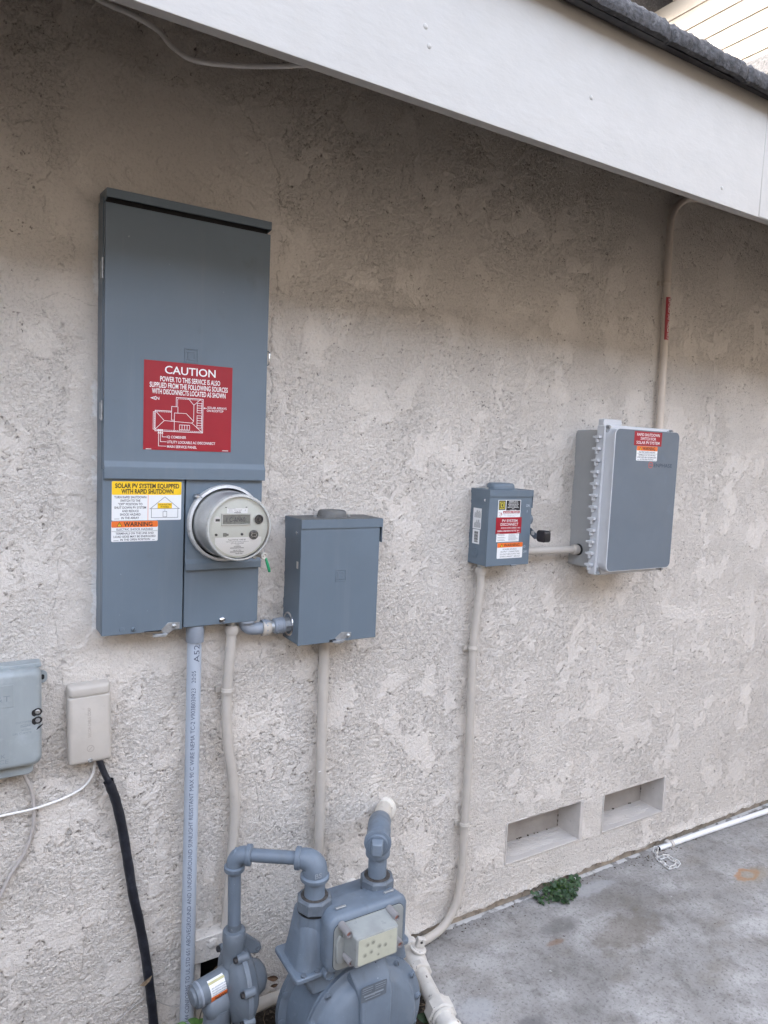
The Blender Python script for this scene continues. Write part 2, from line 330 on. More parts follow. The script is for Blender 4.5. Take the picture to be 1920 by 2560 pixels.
# ------------------------------------------------------------------ mesh builder
class MB:
    def __init__(s): s.v = []; s.f = []; s.k = 0
    def add(s, vs, fs):
        o = len(s.v); s.v += [tuple(p) for p in vs]; s.f += [tuple(i + o for i in f) for f in fs]; return s
    def box(s, x0, x1, y0, y1, z0, z1):
        vs = [(x, y, z) for x in (x0, x1) for y in (y0, y1) for z in (z0, z1)]
        return s.add(vs, [(0, 1, 3, 2), (4, 6, 7, 5), (0, 4, 5, 1), (2, 3, 7, 6), (0, 2, 6, 4), (1, 5, 7, 3)])
    def ring_loft(s, rings, caps=True, closed=True):
        n = len(rings[0]); vs = [p for r in rings for p in r]; fs = []
        for i in range(len(rings) - 1):
            for j in range(n if closed else n - 1):
                a = i * n + j; b = i * n + (j + 1) % n
                fs.append((a, b, b + n, a + n))
        if caps:
            fs.append(tuple(range(n))[::-1]); fs.append(tuple((len(rings) - 1) * n + j for j in range(n)))
        return s.add(vs, fs)
    def lathe(s, o, axis, prof, n=40, caps=True, polygon=None):
        o = Vector(o); a = Vector(axis).normalized()
        t = Vector((0, 0, 1)) if abs(a.z) < 0.9 else Vector((1, 0, 0))
        u = a.cross(t).normalized(); w = a.cross(u)
        rings = []
        for r, h in prof:
            rings.append([o + a * h + (u * math.cos(2 * math.pi * j / n) + w * math.sin(2 * math.pi * j / n)) * max(r, 1e-5) for j in range(n)])
        return s.ring_loft(rings, caps)
    def cyl(s, p0, p1, r0, r1=None, n=28):
        p0 = Vector(p0); p1 = Vector(p1); r1 = r0 if r1 is None else r1
        return s.lathe(p0, p1 - p0, [(r0, 0), (r1, (p1 - p0).length)], n)
    def tube(s, pts, r, n=16, flat=None):
        pts = [Vector(p) for p in pts]; m = len(pts)
        rr = r if isinstance(r, (list, tuple)) else [r] * m
        tang = []
        for i in range(m):
            t = (pts[min(i + 1, m - 1)] - pts[max(i - 1, 0)]); tang.append(t.normalized())
        u = tang[0].cross(Vector((0.13, 1, 0.21))).normalized()
        rings = []
        for i in range(m):
            u = (u - tang[i] * u.dot(tang[i])).normalized(); w = tang[i].cross(u)
            rings.append([pts[i] + (u * math.cos(2 * math.pi * j / n) + w * math.sin(2 * math.pi * j / n)) * rr[i] for j in range(n)])
        return s.ring_loft(rings)
    def prism(s, poly, a, b, plane='xz'):
        def mp(p, d):
            return {'xz': (p[0], d, p[1]), 'yz': (d, p[0], p[1]), 'xy': (p[0], p[1], d)}[plane]
        return s.ring_loft([[mp(p, a) for p in poly], [mp(p, b) for p in poly]])
    def quad(s, x0, x1, z0, z1, y):
        return s.add([(x0, y, z0), (x1, y, z0), (x1, y, z1), (x0, y, z1)], [(0, 1, 2, 3)])
    def stroke(s, pts, w, y, closed=False):
        pts = [Vector((p[0], p[1])) for p in pts]
        if closed: pts = pts + [pts[0]]
        for a, b in zip(pts, pts[1:]):
            d = (b - a)
            if d.length < 1e-7: continue
            d.normalize(); nn = Vector((-d.y, d.x)) * w / 2; a2 = a - d * w * 0.4; b2 = b + d * w * 0.4
            s.k += 1; yy = y - 0.000004 * s.k
            s.add([(q.x, yy, q.y) for q in (a2 - nn, b2 - nn, b2 + nn, a2 + nn)], [(0, 1, 2, 3)])
        return s
    def dashes(s, a, b, w, y, n):
        a = Vector(a); b = Vector(b)
        for i in range(n):
            s.stroke([a + (b - a) * ((i + 0.2) / n), a + (b - a) * ((i + 0.75) / n)], w, y)
        return s
    def text(s, txt, cx, cz, h, w, y, off=0.0, M=None):
        vs, fs = glyphs(txt, off)
        xs = [p[0] for p in vs]; zs = [p[1] for p in vs]
        x0, x1 = min(xs), max(xs)
        sz = h / 0.70
        sxx = sz if not w else w / (x1 - x0)
        out = []
        for p in vs:
            q = Vector(((p[0] - (x0 + x1) / 2) * sxx, 0, (p[1] - 0.345) * sz))
            if M is not None: q = M @ q
            else: q = q + Vector((cx, y, cz))
            out.append(tuple(q))
        return s.add(out, fs)
    def text3(s, txt, h, w, M, depth=0.0006, off=0.0):
        """raised letters: glyph faces with a skirt of side walls"""
        k = len(s.v); f0 = len(s.f)
        s.text(txt, 0, 0, h, w, 0, off, M=M)
        return s
    def build(s, name, mat, parent=None, bevel=None, smooth=38, seg=2):
        me = bpy.data.meshes.new(name); me.from_pydata(s.v, [], s.f)
        if smooth:
            bm = bmesh.new(); bm.from_mesh(me)
            bmesh.ops.recalc_face_normals(bm, faces=bm.faces); bm.to_mesh(me); bm.free()
            me.polygons.foreach_set('use_smooth', [True] * len(me.polygons))
            me.set_sharp_from_angle(angle=math.radians(smooth))
        me.materials.append(MATS[mat])
        o = bpy.data.objects.new(name, me); COL.objects.link(o)
        if bevel:
            md = o.modifiers.new('bevel', 'BEVEL'); md.width = bevel; md.segments = seg; md.limit_method = 'ANGLE'
            md.angle_limit = math.radians(40); md.harden_normals = False
        if parent is not None:
            put(o, parent)
        return o
def world_of(o):
    m = Matrix.Translation(o.location)
    return m if o.parent is None else m
def put(o, parent):
    o.parent = parent
    base = parent['_b'] if '_b' in parent else (0, 0, 0)
    o.matrix_parent_inverse = Matrix.Translation(-Vector(base))
_gl = {}
def glyphs(txt, off):
    key = (txt, off)
    if key not in _gl:
        cu = bpy.data.curves.new('t', 'FONT'); cu.body = txt; cu.size = 1.0; cu.offset = off; cu.resolution_u = 3; cu.fill_mode = 'FRONT'
        ob = bpy.data.objects.new('t', cu); COL.objects.link(ob)
        dg = bpy.context.evaluated_depsgraph_get()
        me = bpy.data.meshes.new_from_object(ob.evaluated_get(dg))
        _gl[key] = ([(v.co.x, v.co.y) for v in me.vertices], [tuple(p.vertices) for p in me.polygons])
        bpy.data.objects.remove(ob); bpy.data.curves.remove(cu); bpy.data.meshes.remove(me)
    return _gl[key]
def fine_glyphs(txt, off, cuts=2):
    vs, fs = glyphs(txt, off)
    bm = bmesh.new(); bv = [bm.verts.new((x, y, 0)) for x, y in vs]
    for f in fs:
        try: bm.faces.new([bv[i] for i in f])
        except ValueError: pass
    bmesh.ops.triangulate(bm, faces=bm.faces)
    for _ in range(cuts):
        lg = [e for e in bm.edges if e.calc_length() > 0.12]
        if not lg: break
        bmesh.ops.subdivide_edges(bm, edges=lg, cuts=1); bmesh.ops.triangulate(bm, faces=bm.faces)
    bm.verts.index_update()
    r = ([(v.co.x, v.co.y) for v in bm.verts], [tuple(v.index for v in f.verts) for f in bm.faces]); bm.free()
    return r
def thing(name, label, cat, loc, group=None, kind=None):
    o = bpy.data.objects.new(name, None); COL.objects.link(o)
    o.location = loc; o.empty_display_size = 0.05; o['_b'] = list(loc)
    tag(o, label, cat, group, kind)
    return o
def tag(o, label=None, cat=None, group=None, kind=None):
    if label: o['label'] = label
    if cat: o['category'] = cat
    if group: o['group'] = group
    if kind: o['kind'] = kind
    return o
def spline(pts, k=6):
    P = [Vector(p) for p in pts]; P = [2 * P[0] - P[1]] + P + [2 * P[-1] - P[-2]]; out = []
    for i in range(1, len(P) - 2):
        a, b, c, d = P[i - 1:i + 3]
        for j in range(k):
            t = j / k
            out.append(0.5 * ((2 * b) + (c - a) * t + (2 * a - 5 * b + 4 * c - d) * t * t + (3 * b - a - 3 * c + d) * t ** 3))
    out.append(P[-2]); return out
def rrect(x0, x1, z0, z1, r, n=5):
    out = []
    for cx, cz, a0 in ((x1 - r, z1 - r, 0), (x0 + r, z1 - r, 90), (x0 + r, z0 + r, 180), (x1 - r, z0 + r, 270)):
        for i in range(n + 1):
            a = math.radians(a0 + 90 * i / n); out.append((cx + r * math.cos(a), cz + r * math.sin(a)))
    return out
def bend(c0, corner, c1, r, k=8):
    """points of a pipe from c0 to c1 turning at corner with radius r"""
    c0, k0, c1 = Vector(c0), Vector(corner), Vector(c1)
    d0 = (c0 - k0).normalized(); d1 = (c1 - k0).normalized()
    a = k0 + d0 * r; b = k0 + d1 * r
    pts = [c0, a]
    for i in range(1, k):
        t = i / k
        pts.append(a * (1 - t) ** 2 + k0 * 2 * t * (1 - t) + b * t * t)
    return pts + [b, c1]

# ================================================================== SETTING
def build_ground():
    mb = MB().box(-30, 30, -30, 30, -0.5, -0.045)
    tag(mb.build('ground', 'soil', smooth=None), kind='structure')
    s = MB()
    s.box(1.235, 8, -1.12, 0.02, -0.12, 0.0)
    tag(s.build('concrete_pavement', 'concrete', bevel=0.008), kind='structure')
build_ground()

# ------------------------------------------------------------------ the house
house = thing('house', 'beige stucco house with white eave board and dark roof edge carrying the electrical boxes', 'house', (1.5, 0, 0))
VENTS = [(1.680, 2.061, 0.161, 0.3165), (2.1745, 2.550, 0.1565, 0.3117)]
HOLE = (0.572, 0.668, 0.112, 0.190)
def build_wall():
    xs = np.concatenate([np.linspace(-4, -0.3, 30)[:-1], np.arange(-0.3, 1.35, 0.0027), np.arange(1.35, 3.7, 0.0036), np.linspace(3.7, 5.6, 25)])
    zs = np.concatenate([np.arange(0.0, 2.66, 0.0030), [2.70, 2.78]])
    X, Z = np.meshgrid(xs, zs)
    wx = X + 0.006 * perlin(X * 40, Z * 40, 1) + 0.0025 * perlin(X * 110, Z * 110, 2)
    wz = Z + 0.006 * perlin(X * 40, Z * 40, 3) + 0.0025 * perlin(X * 110, Z * 110, 4)
    # smooth trowelled repair round the service panel
    ed = 0.05 * perlin(X * 9, Z * 9, 5) + 0.015 * perlin(X * 40, Z * 40, 6)
    px = np.minimum(sstep(0.17, 0.26, X + ed), 1 - sstep(0.73, 0.80, X + ed))
    patch = px * sstep(0.98, 1.06, Z + ed) * (1 - 0.0 * Z)
    patch = patch * (1 - sstep(2.46, 2.54, Z + ed))
    # lace finish: granular base coat with ragged trowelled-down islands
    grain = perlin(X * 150, Z * 150, 26); grain2 = perlin(wx * 62, wz * 62, 15)
    pl = perlin(wx * 8, wz * 6.5, 7) + 0.6 * perlin(wx * 19, wz * 16, 8) + 0.35 * perlin(wx * 48, wz * 44, 9) + 0.16 * perlin(X * 120, Z * 120, 10)
    pm = perlin(wx * 24, wz * 27, 31) + 0.55 * perlin(wx * 56, wz * 60, 32) + 0.30 * perlin(X * 125, Z * 130, 33)
    plate = sstep(0.24, 0.30, pl)
    isl = sstep(0.10, 0.16, pm)
    gate = sstep(-0.10, 0.18, perlin(X * 48, Z * 48, 12) + 0.5 * perlin(X * 110, Z * 110, 11))
    area = sstep(-0.30, 0.15, perlin(X * 5, Z * 6, 29) + 0.4 * perlin(X * 14, Z * 14, 30))
    def below(f, dz):                              # the lower lip of an island is the sharp one, darkened as underside shade
        return np.roll(f, dz, axis=0)
    lip1 = np.clip(np.exp(-((pl - 0.232) / 0.04) ** 2), 0, 1) * (0.30 + 0.70 * (below(plate, -2) > plate + 0.05))
    lip2 = np.clip(np.exp(-((pm - 0.090) / 0.045) ** 2), 0, 1) * (0.22 + 0.78 * (below(isl, -2) > isl + 0.05)) * (1 - 0.85 * plate)
    pits = sstep(0.36, 0.55, perlin(wx * 100, wz * 100, 13)) * (1 - plate)
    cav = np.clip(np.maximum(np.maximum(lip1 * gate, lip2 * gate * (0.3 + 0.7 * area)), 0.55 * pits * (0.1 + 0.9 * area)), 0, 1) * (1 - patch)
    low = 0.0025 * perlin(X * 6, Z * 6, 17) + 0.0012 * perlin(X * 15, Z * 15, 18)
    h = low + (0.0010 * grain2 + 0.0013 * grain) * (1 - 0.7 * plate) * (1 - 0.8 * patch) + (0.0018 * plate + 0.0010 * isl) * (1 - patch) - 0.0024 * cav
    smooth_ = np.clip(np.maximum(np.maximum(plate, 0.45 * isl), 0.9 * patch), 0, 1)
    # trowel strokes on the repair
    a = 0.55; U = X * math.cos(a) - Z * math.sin(a); V = X * math.sin(a) + Z * math.cos(a)
    tr = perlin(U * 5 + 0.6 * perlin(X * 8, Z * 8, 20), V * 16, 19)
    tr2 = perlin(U * 14, V * 9 + perlin(X * 12, Z * 12, 22), 21)
    step = sstep(0.03, 0.09, tr) * 0.0026 + sstep(0.10, 0.17, tr2) * 0.0010 + 0.0010 * perlin(U * 9, V * 45, 25) + 0.0005 * perlin(X * 120, Z * 120, 34)
    edge = (np.exp(-((tr - 0.065) / 0.012) ** 2) * 0.5 + np.exp(-((tr2 - 0.112) / 0.010) ** 2) * 0.15) * sstep(0.0, 0.25, perlin(X * 17, Z * 17, 23))
    h = h + patch * (step - 0.0012 * edge)
    cav = np.maximum(cav, patch * 0.42 * edge)
    # rim where the repair meets the old finish, and hairline cracks
    rim = np.exp(-((patch - 0.5) / 0.07) ** 2) * sstep(0.0, 0.3, perlin(wx * 45, wz * 45, 24))
    h = h - 0.0015 * rim + 0.0012 * sstep(0.3, 0.5, patch); cav = np.maximum(cav, 0.6 * rim)
    def crack(pts, wid=0.0018, amp=0.006, seed=30):
        nonlocal h, cav
        d = np.full_like(X, 9.0)
        qx = X + amp * perlin(X * 30, Z * 30, seed) + amp * 0.5 * perlin(X * 80, Z * 80, seed + 1)
        qz = Z + amp * perlin(X * 30, Z * 30, seed + 2)
        for (x0, z0), (x1, z1) in zip(pts, pts[1:]):
            L = (x1 - x0) ** 2 + (z1 - z0) ** 2
            t = np.clip(((qx - x0) * (x1 - x0) + (qz - z0) * (z1 - z0)) / L, 0, 1)
            d = np.minimum(d, np.hypot(qx - x0 - t * (x1 - x0), qz - z0 - t * (z1 - z0)))
        c = 1 - sstep(wid * 0.4, wid * 1.5, d)
        h = h - 0.0018 * c; cav = np.maximum(cav, 0.62 * c)
    crack([(0.235, 0.83), (0.255, 0.78), (0.24, 0.72), (0.25, 0.62), (0.245, 0.5), (0.28, 0.38), (0.27, 0.25), (0.29, 0.1)], 0.0013)
    crack([(0.222, 1.36), (0.205, 1.20), (0.222, 1.10), (0.225, 1.03)], 0.0015)
    crack([(0.30, 1.93), (0.22, 1.95), (0.16, 1.92)], 0.0012)
    crack([(0.735, 1.0), (0.72, 1.3), (0.745, 1.6), (0.735, 1.9), (0.76, 2.15), (0.74, 2.35), (0.60, 2.52)], 0.0018, 0.010)
    crack([(0.715, 1.55), (0.728, 1.7), (0.716, 1.82)], 0.0014, 0.004)
    crack([(0.73, 0.66), (0.745, 0.55)], 0.002, 0.006)
    crack([(0.735, 1.04), (0.68, 0.985), (0.60, 0.95), (0.5, 0.99), (0.36, 1.02)], 0.0016, 0.012)
    crack([(1.42, 0.62), (1.5, 0.61), (1.62, 0.60), (1.74, 0.62)], 0.0011, 0.01)
    # ragged bottom edge (skip rows below the screed)
    zb = 0.036 + 0.010 * perlin(X * 11, X * 0, 40) + 0.005 * perlin(X * 40, X * 0, 41)
    zb = np.where(X < 1.25, 0.0, zb)
    Zm = np.where(Z < zb, zb, Z)
    h = h + 0.006 * np.exp(-((Zm - zb) / 0.02) ** 2) * (X > 1.25)
    # the wall stays behind flush metal frames and flat behind boxes
    for (x0, x1, z0, z1) in VENTS:
        m_ = (X > x0 - 0.012) & (X < x1 + 0.012) & (Z > z0 - 0.012) & (Z < z1 + 0.012)
        h = np.where(m_, np.minimum(h, 0.0005), h)
    Y = -h
    n_, m_ = X.shape
    co = np.stack([X, Y, Zm], -1).reshape(-1, 3).astype(np.float32)
    I = np.arange(n_ * m_).reshape(n_, m_)
    q = np.stack([I[:-1, :-1], I[:-1, 1:], I[1:, 1:], I[1:, :-1]], -1)
    cx = (X[:-1, :-1] + X[1:, 1:]) / 2; cz = (Z[:-1, :-1] + Z[1:, 1:]) / 2
    keep = np.ones_like(cx, bool)
    for (x0, x1, z0, z1) in VENTS:
        keep &= ~((cx > x0) & (cx < x1) & (cz > z0) & (cz < z1))
    x0, x1, z0, z1 = HOLE
    jag = 0.006 * perlin(cx * 60, cz * 60, 44)
    keep &= ~((cx + jag > x0) & (cx + jag < x1) & (cz + jag > z0) & (cz + jag < z1))
    keep &= (Zm[1:, 1:] - Zm[:-1, :-1]) > 1e-6
    q = q[keep].reshape(-1, 4)
    me = bpy.data.meshes.new('stucco_wall')
    me.vertices.add(len(co)); me.vertices.foreach_set('co', co.ravel())
    me.loops.add(q.size); me.loops.foreach_set('vertex_index', q.ravel().astype(np.int32))
    me.polygons.add(len(q)); me.polygons.foreach_set('loop_start', np.arange(0, q.size, 4, dtype=np.int32))
    me.polygons.foreach_set('use_smooth', np.ones(len(q), bool))
    at = me.attributes.new('cavity', 'FLOAT', 'POINT'); at.data.foreach_set('value', cav.reshape(-1).astype(np.float32))
    a2 = me.attributes.new('trowelled', 'FLOAT', 'POINT'); a2.data.foreach_set('value', smooth_.reshape(-1).astype(np.float32))
    me.update(calc_edges=True); me.validate()
    me.materials.append(MATS['stucco'])
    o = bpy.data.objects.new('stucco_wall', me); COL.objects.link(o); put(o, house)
build_wall()
def build_house():
    f = MB()
    f.box(-4, 5.6, 0.014, 0.05, -0.12, 0.10)
    f.build('foundation', 'foundation', house, smooth=None)
    w = MB()                                   # the rest of the walls, behind
    w.box(-4, -3.9, 0.06, 7.5, -0.05, 2.7); w.box(5.5, 5.6, 0.06, 7.5, -0.05, 2.7); w.box(-4, 5.6, 7.5, 7.6, -0.05, 2.7)
    w.build('rear_wall', 'beige_paint', house, smooth=None)
    for a, b in ((-4.4, 1.8420), (1.8427, 5.3)):
        fa = MB().box(a, b, -0.65, -0.6270, 2.2795, 2.5900)
        if b < 2:
            for x, z in ((0.7641, 2.4111), (1.2007, 2.4055), (1.6784, 2.319), (0.7738, 2.3796)):
                fa.lathe((x, -0.6487, z), (0, -1, 0), [(0.006, 0), (0.005, 0.002), (0.0026, 0.003), (0, 0.0034)], 14)
        fa.build('fascia_board', 'fascia_paint', house, bevel=0.004)
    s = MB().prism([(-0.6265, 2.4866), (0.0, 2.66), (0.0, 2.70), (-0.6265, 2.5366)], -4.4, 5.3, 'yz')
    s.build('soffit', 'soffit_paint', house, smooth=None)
    d = MB()
    d.box(-4.4, 1.6443, -0.6680, -0.6515, 2.5705, 2.5895)
    d.box(-4.4, 1.3928, -0.6840, -0.6685, 2.5600, 2.5715)
    d.box(1.6447, 5.3, -0.6640, -0.6515, 2.5735, 2.5895)
    d.build('drip_edge', 'drip_metal', house, smooth=None)
    # roof tiles: rough thick front edges, one course in detail
    P = []; F = []
    rs = random.Random(3); k = 0
    YE = -0.6307
    prof = [(-0.5436, 2.6010), (-0.6515, 2.5915), (-0.6700, 2.5740), (-0.6868, 2.5592), (-0.6984, 2.5605), (-0.7022, 2.5682), (-0.7022, 2.5798), (-0.7003, 2.5904), (-0.6935, 2.6001), (-0.679, 2.6054), (-0.65, 2.6136), (-0.5436, 2.6485), (-0.3502, 2.7133)]
    pp = []
    for (a, b) in zip(prof, prof[1:]):
        m = max(1, int(math.hypot(b[0] - a[0], b[1] - a[1]) / 0.006)) if a[0] < YE else 3
        for i in range(m): pp.append((a[0] + (b[0] - a[0]) * i / m, a[1] + (b[1] - a[1]) * i / m))
    pp.append(prof[-1])
    start = 1.386 - 0.2902 * 22
    for t in range(38):
        x0 = start + 0.2902 * t + 0.0012; x1 = x0 + 0.2878
        dz = rs.uniform(-0.0025, 0.002); dy = rs.uniform(-0.002, 0.002)
        fine = 0.2 < x0 < 2.6
        xs = np.arange(x0, x1 + 1e-4, 0.2878 / (72 if fine else 6))
        XX, S = np.meshgrid(xs, np.arange(len(pp)))
        py = np.array([p[0] for p in pp])[:, None] + 0 * XX; pz = np.array([p[1] for p in pp])[:, None] + 0 * XX
        am = 0.0022 * perlin(XX * 40, (py + pz) * 40 + t, 50) + 0.0020 * perlin(XX * 95, (py + pz) * 95 + t, 51)
        am += 0.0025 * np.clip(perlin(XX * 18, (py + pz) * 30 + t * 3, 52) - 0.1, 0, 1)
        e = np.minimum(XX - x0, x1 - XX)
        am -= 0.005 * np.exp(-(e / 0.006) ** 2)
        fr = (py < YE)
        py = py - am * fr + dy; pz = pz + dz + 0.5 * am * (py < YE + 0.1) * (pz > 2.5682)
        o = len(P); n = len(xs)
        P += [tuple(q) for q in np.stack([XX, py, pz], -1).reshape(-1, 3)]
        F += [(o + i * n + j, o + i * n + j + 1, o + (i + 1) * n + j + 1, o + (i + 1) * n + j) for i in range(len(pp) - 1) for j in range(n - 1)]
        for j in (0, n - 1): F.append(tuple(o + i * n + j for i in range(len(pp))))
    MB().add(P, F).build('roof_tile_edge', 'roof_tile', house, smooth=50)
    r = MB().prism([(-0.3502, 2.6533), (3.6, 3.95), (7.9, 2.55), (7.9, 2.49), (3.6, 3.89), (-0.3502, 2.5933)], -4.5, 5.4, 'yz')
    r.build('roof', 'roof_tile', house, smooth=None)
    # crawl-space vents
    for i, (x0, x1, z0, z1) in enumerate(VENTS):
        d = 0.108
        v = MB(); y0 = 0.0015
        v.box(x0 - 0.001, x0 + 0.003, y0 - 0.006, 0.02, z0, z1)                     # thin metal lip
        v.box(x1 - 0.014, x1 + 0.002, y0 - 0.006, d, z0, z1)
        v.box(x0 + 0.003, x1 - 0.014, y0 - 0.006, 0.018, z0 - 0.001, z0 + 0.006)
        v.box(x0 + 0.003, x1 - 0.014, y0 - 0.002, 0.03, z1 - 0.004, z1 + 0.002)
        fr = v.build('crawl_vent', 'vent_paint', house, bevel=0.0015)
        b = MB().box(x0 - 0.02, x1 + 0.02, d, d + 0.02, z0 - 0.02, z1 + 0.03).build('back_board', 'vent_back', None, smooth=None)
        b.parent = fr
        s = MB()
        s.box(x0 + 0.0035, x1 - 0.0145, 0.0185, d - 0.0008, z0 - 0.015, z0 + 0.0035)
        for g in range(9):                                                # weathered grain ridges of the sill
            yy = 0.024 + g * (d - 0.03) / 9; a_ = x0 + 0.01 + R.random() * 0.08; b_ = x1 - 0.03 - R.random() * 0.10
            s.box(a_, b_, yy, yy + 0.0025 + R.random() * 0.002, z0 + 0.0032, z0 + 0.0046 + R.random() * 0.001)
        s.build('sill', 'vent_paint', None, smooth=None).parent = fr
        t = MB().box(x0 - 0.02, x1 + 0.02, 0.0305, d - 0.001, z1 + 0.0025, z1 + 0.02); t.box(x0 - 0.02, x0 - 0.0012, 0.021, d - 0.001, z0, z1)
        t.build('cheek_board', 'vent_back', None, smooth=None).parent = fr
        c = MB()                                                          # dirt line and cobweb in the corner
        xc = x1 - 0.0155
        for g in range(9):
            q = R.random()
            c.box(x0 + 0.01 + q * (xc - x0 - 0.03), x0 + 0.012 + q * (xc - x0 - 0.03) + 0.006 * R.random(), d - 0.004 - 0.004 * R.random(), d - 0.0012, z0 + 0.0048, z0 + 0.006 + 0.003 * R.random())
        for g in range(6):
            zz = z0 + 0.006 + R.random() * (z1 - z0 - 0.02)
            c.box(xc - 0.004 * R.random() - 0.0012, xc - 0.0004, d - 0.004, d - 0.0012, zz, zz + 0.012 * R.random())
        c.build('cobweb_dirt', 'chip', None, smooth=None).parent = fr
    # broken ledge over the wall hole and the cavity behind it
    l = MB()
    l.prism(rrect(0.548, 0.668, 0.215, 0.286, 0.006), -0.042, 0.006)
    l.lathe((0.60, -0.041, 0.262), (0, -1, 0), [(0.016, 0), (0.014, 0.004), (0.008, 0.006), (0, 0.007)], 18)
    l.box(0.5485, 0.572, -0.03, 0.006, 0.10, 0.2145)
    l.build('hole_ledge', 'stucco_plain', house, bevel=0.004)
    c = MB().box(0.54, 0.70, 0.10, 0.12, 0.05, 0.25); c.box(0.54, 0.55, 0.012, 0.10, 0.05, 0.25); c.box(0.69, 0.70, 0.012, 0.10, 0.05, 0.25)
    c.build('hole_cavity', 'dark_gap', house, smooth=None)
plain('stucco_plain', tuple(c * 0.92 for c in STUCCO), 0.95, var=0.1, vscale=30, bumps=(120, 0.9, 0.004), dirt=((0.12, 0.1, 0.085), 60, 0.55, 0.7, 0.7))
build_house()

# the lap-sided gable beyond the roof
def build_siding():
    t = thing('siding_house', 'cream lap-sided house gable rising beyond the dark roof edge', 'house', (6.2, 1.0, 0))
    s = MB(); lap = 0.1715
    for i in range(46):
        z0 = 6.014 - lap * 34 + i * lap
        z1 = z0 + lap
        half = 3.35 if z1 < 6.03 else 3.28 - (z1 - 6.06) / 0.6
        if half < 0.2: break
        # each board leans out at its lower edge
        y0, y1 = -half, half
        s.add([(5.985, y0, z0), (5.985, y1, z0), (5.997, y1, z1 + 0.002), (5.997, y0, z1 + 0.002), (6.01, y0, z0), (6.01, y1, z0), (6.01, y1, z1), (6.01, y0, z1)],
              [(0, 3, 2, 1), (0, 1, 5, 4), (4, 5, 6, 7), (0, 4, 7, 3), (1, 2, 6, 5), (3, 7, 6, 2)])
    s.build('siding', 'siding_paint', t, smooth=None)
    w = MB().box(6.02, 12, -3.34, 3.34, -0.1, 6.0); w.build('house_body', 'siding_paint', t, smooth=None)
    for sg in (1, -1):
        tr = MB()
        y_e, z_e = 3.62, 6.06 - (3.62 - 3.28) * 0.6
        yp, zp = 0.0, 6.06 + 3.28 * 0.6
        tr.prism([(sg * y_e, z_e + 0.02), (sg * yp, zp + 0.02), (sg * yp, zp + 0.24), (sg * y_e, z_e + 0.24)], 5.62, 5.66, 'yz')
        tr.build('rake_board', 'trim_white', t, smooth=None)
        rf = MB().prism([(sg * y_e, z_e + 0.14), (sg * yp, zp + 0.14), (sg * yp, zp + 0.28), (sg * y_e, z_e + 0.28)], 5.6615, 12.3, 'yz')
        rf.build('gable_roof', 'roof_tile', t, smooth=None)
    lr = MB().prism([(1.2, 4.74), (2.0, 4.775), (2.0, 4.62), (1.2, 4.60)], 5.4, 5.98, 'yz')
    lr.build('lower_roof', 'roof_tile', t, smooth=None)
build_siding()

# unseen dark house added behind the camera to block low sky light
def build_blocker_house():
    t = thing('blocker_house', 'unseen dark board-clad house added across the side yard to block low sky light', 'house', (1.5, -6.5, 0))
    b = MB()
    for i in range(32):
        z = i * 0.13
        b.add([(-7, -6.0, z), (9, -6.0, z), (9, -6.012, z + 0.131), (-7, -6.012, z + 0.131), (-7, -6.03, z), (9, -6.03, z), (9, -6.03, z + 0.13), (-7, -6.03, z + 0.13)],
              [(0, 3, 2, 1), (0, 1, 5, 4), (4, 5, 6, 7), (0, 4, 7, 3), (1, 2, 6, 5), (3, 7, 6, 2)])
    b.build('board_cladding', 'blocker_wood', t, smooth=None)
    MB().box(-6.98, 8.98, -10, -6.04, -0.1, 4.15).build('house_body', 'blocker_wood', t, smooth=None)
    MB().prism([(-5.6, 4.10), (-8, 4.8), (-10.4, 4.10), (-10.4, 4.24), (-8, 4.94), (-5.6, 4.24)], -7.3, 9.3, 'yz').build('pitched_roof', 'roof_tile', t, smooth=None)
build_blocker_house()
def build_blocker_fence():
    t = thing('blocker_fence', 'unseen dark board fence added left of the stucco house to block horizon light', 'fence', (-3.2, -3.0, 0))  # out of view, added to keep horizon light off the upper wall
    b = MB()
    for i in range(42):
        y = -5.95 + i * 0.142
        b.box(-3.22, -3.20, y, y + 0.137, 0.0, 2.3 + 0.01 * math.sin(i * 2.7))
    b.build('boards', 'blocker_wood', t, smooth=None)
    for i in range(4): MB().box(-3.31, -3.2215, -5.9 + i * 1.85, -5.81 + i * 1.85, -0.1, 2.25).build('post', 'blocker_wood', t, smooth=None)
build_blocker_fence()

# ================================================================== ELECTRICAL EQUIPMENT
XZ = lambda cx, cz, y: Matrix.Translation((cx, y, cz))
def emblem(mb, x0, x1, z0, z1, y, d=0.0009):
    """raised square frame with a D-shaped ring inside"""
    def frame(ax0, ax1, az0, az1, w, dd):
        mb.box(ax0, ax1, y - dd, y + 0.0005, az1 - w, az1); mb.box(ax0, ax1, y - dd, y + 0.0005, az0, az0 + w)
        mb.box(ax0, ax0 + w, y - dd, y + 0.0005, az0 + w, az1 - w); mb.box(ax1 - w, ax1, y - dd, y + 0.0005, az0 + w, az1 - w)
    w = (x1 - x0) * 0.085
    frame(x0, x1, z0, z1, w, d)
    sx, sz = (x1 - x0) * 0.23, (z1 - z0) * 0.2
    frame(x0 + sx, x1 - sx, z0 + sz, z1 - sz, w, d)
    mb.box(x0 + sx - w * 0.8, x0 + sx, y - d, y + 0.0005, z1 - sz - w, z1 - sz); mb.box(x0 + sx - w * 0.8, x0 + sx, y - d, y + 0.0005, z0 + sz, z0 + sz + w)
    return mb
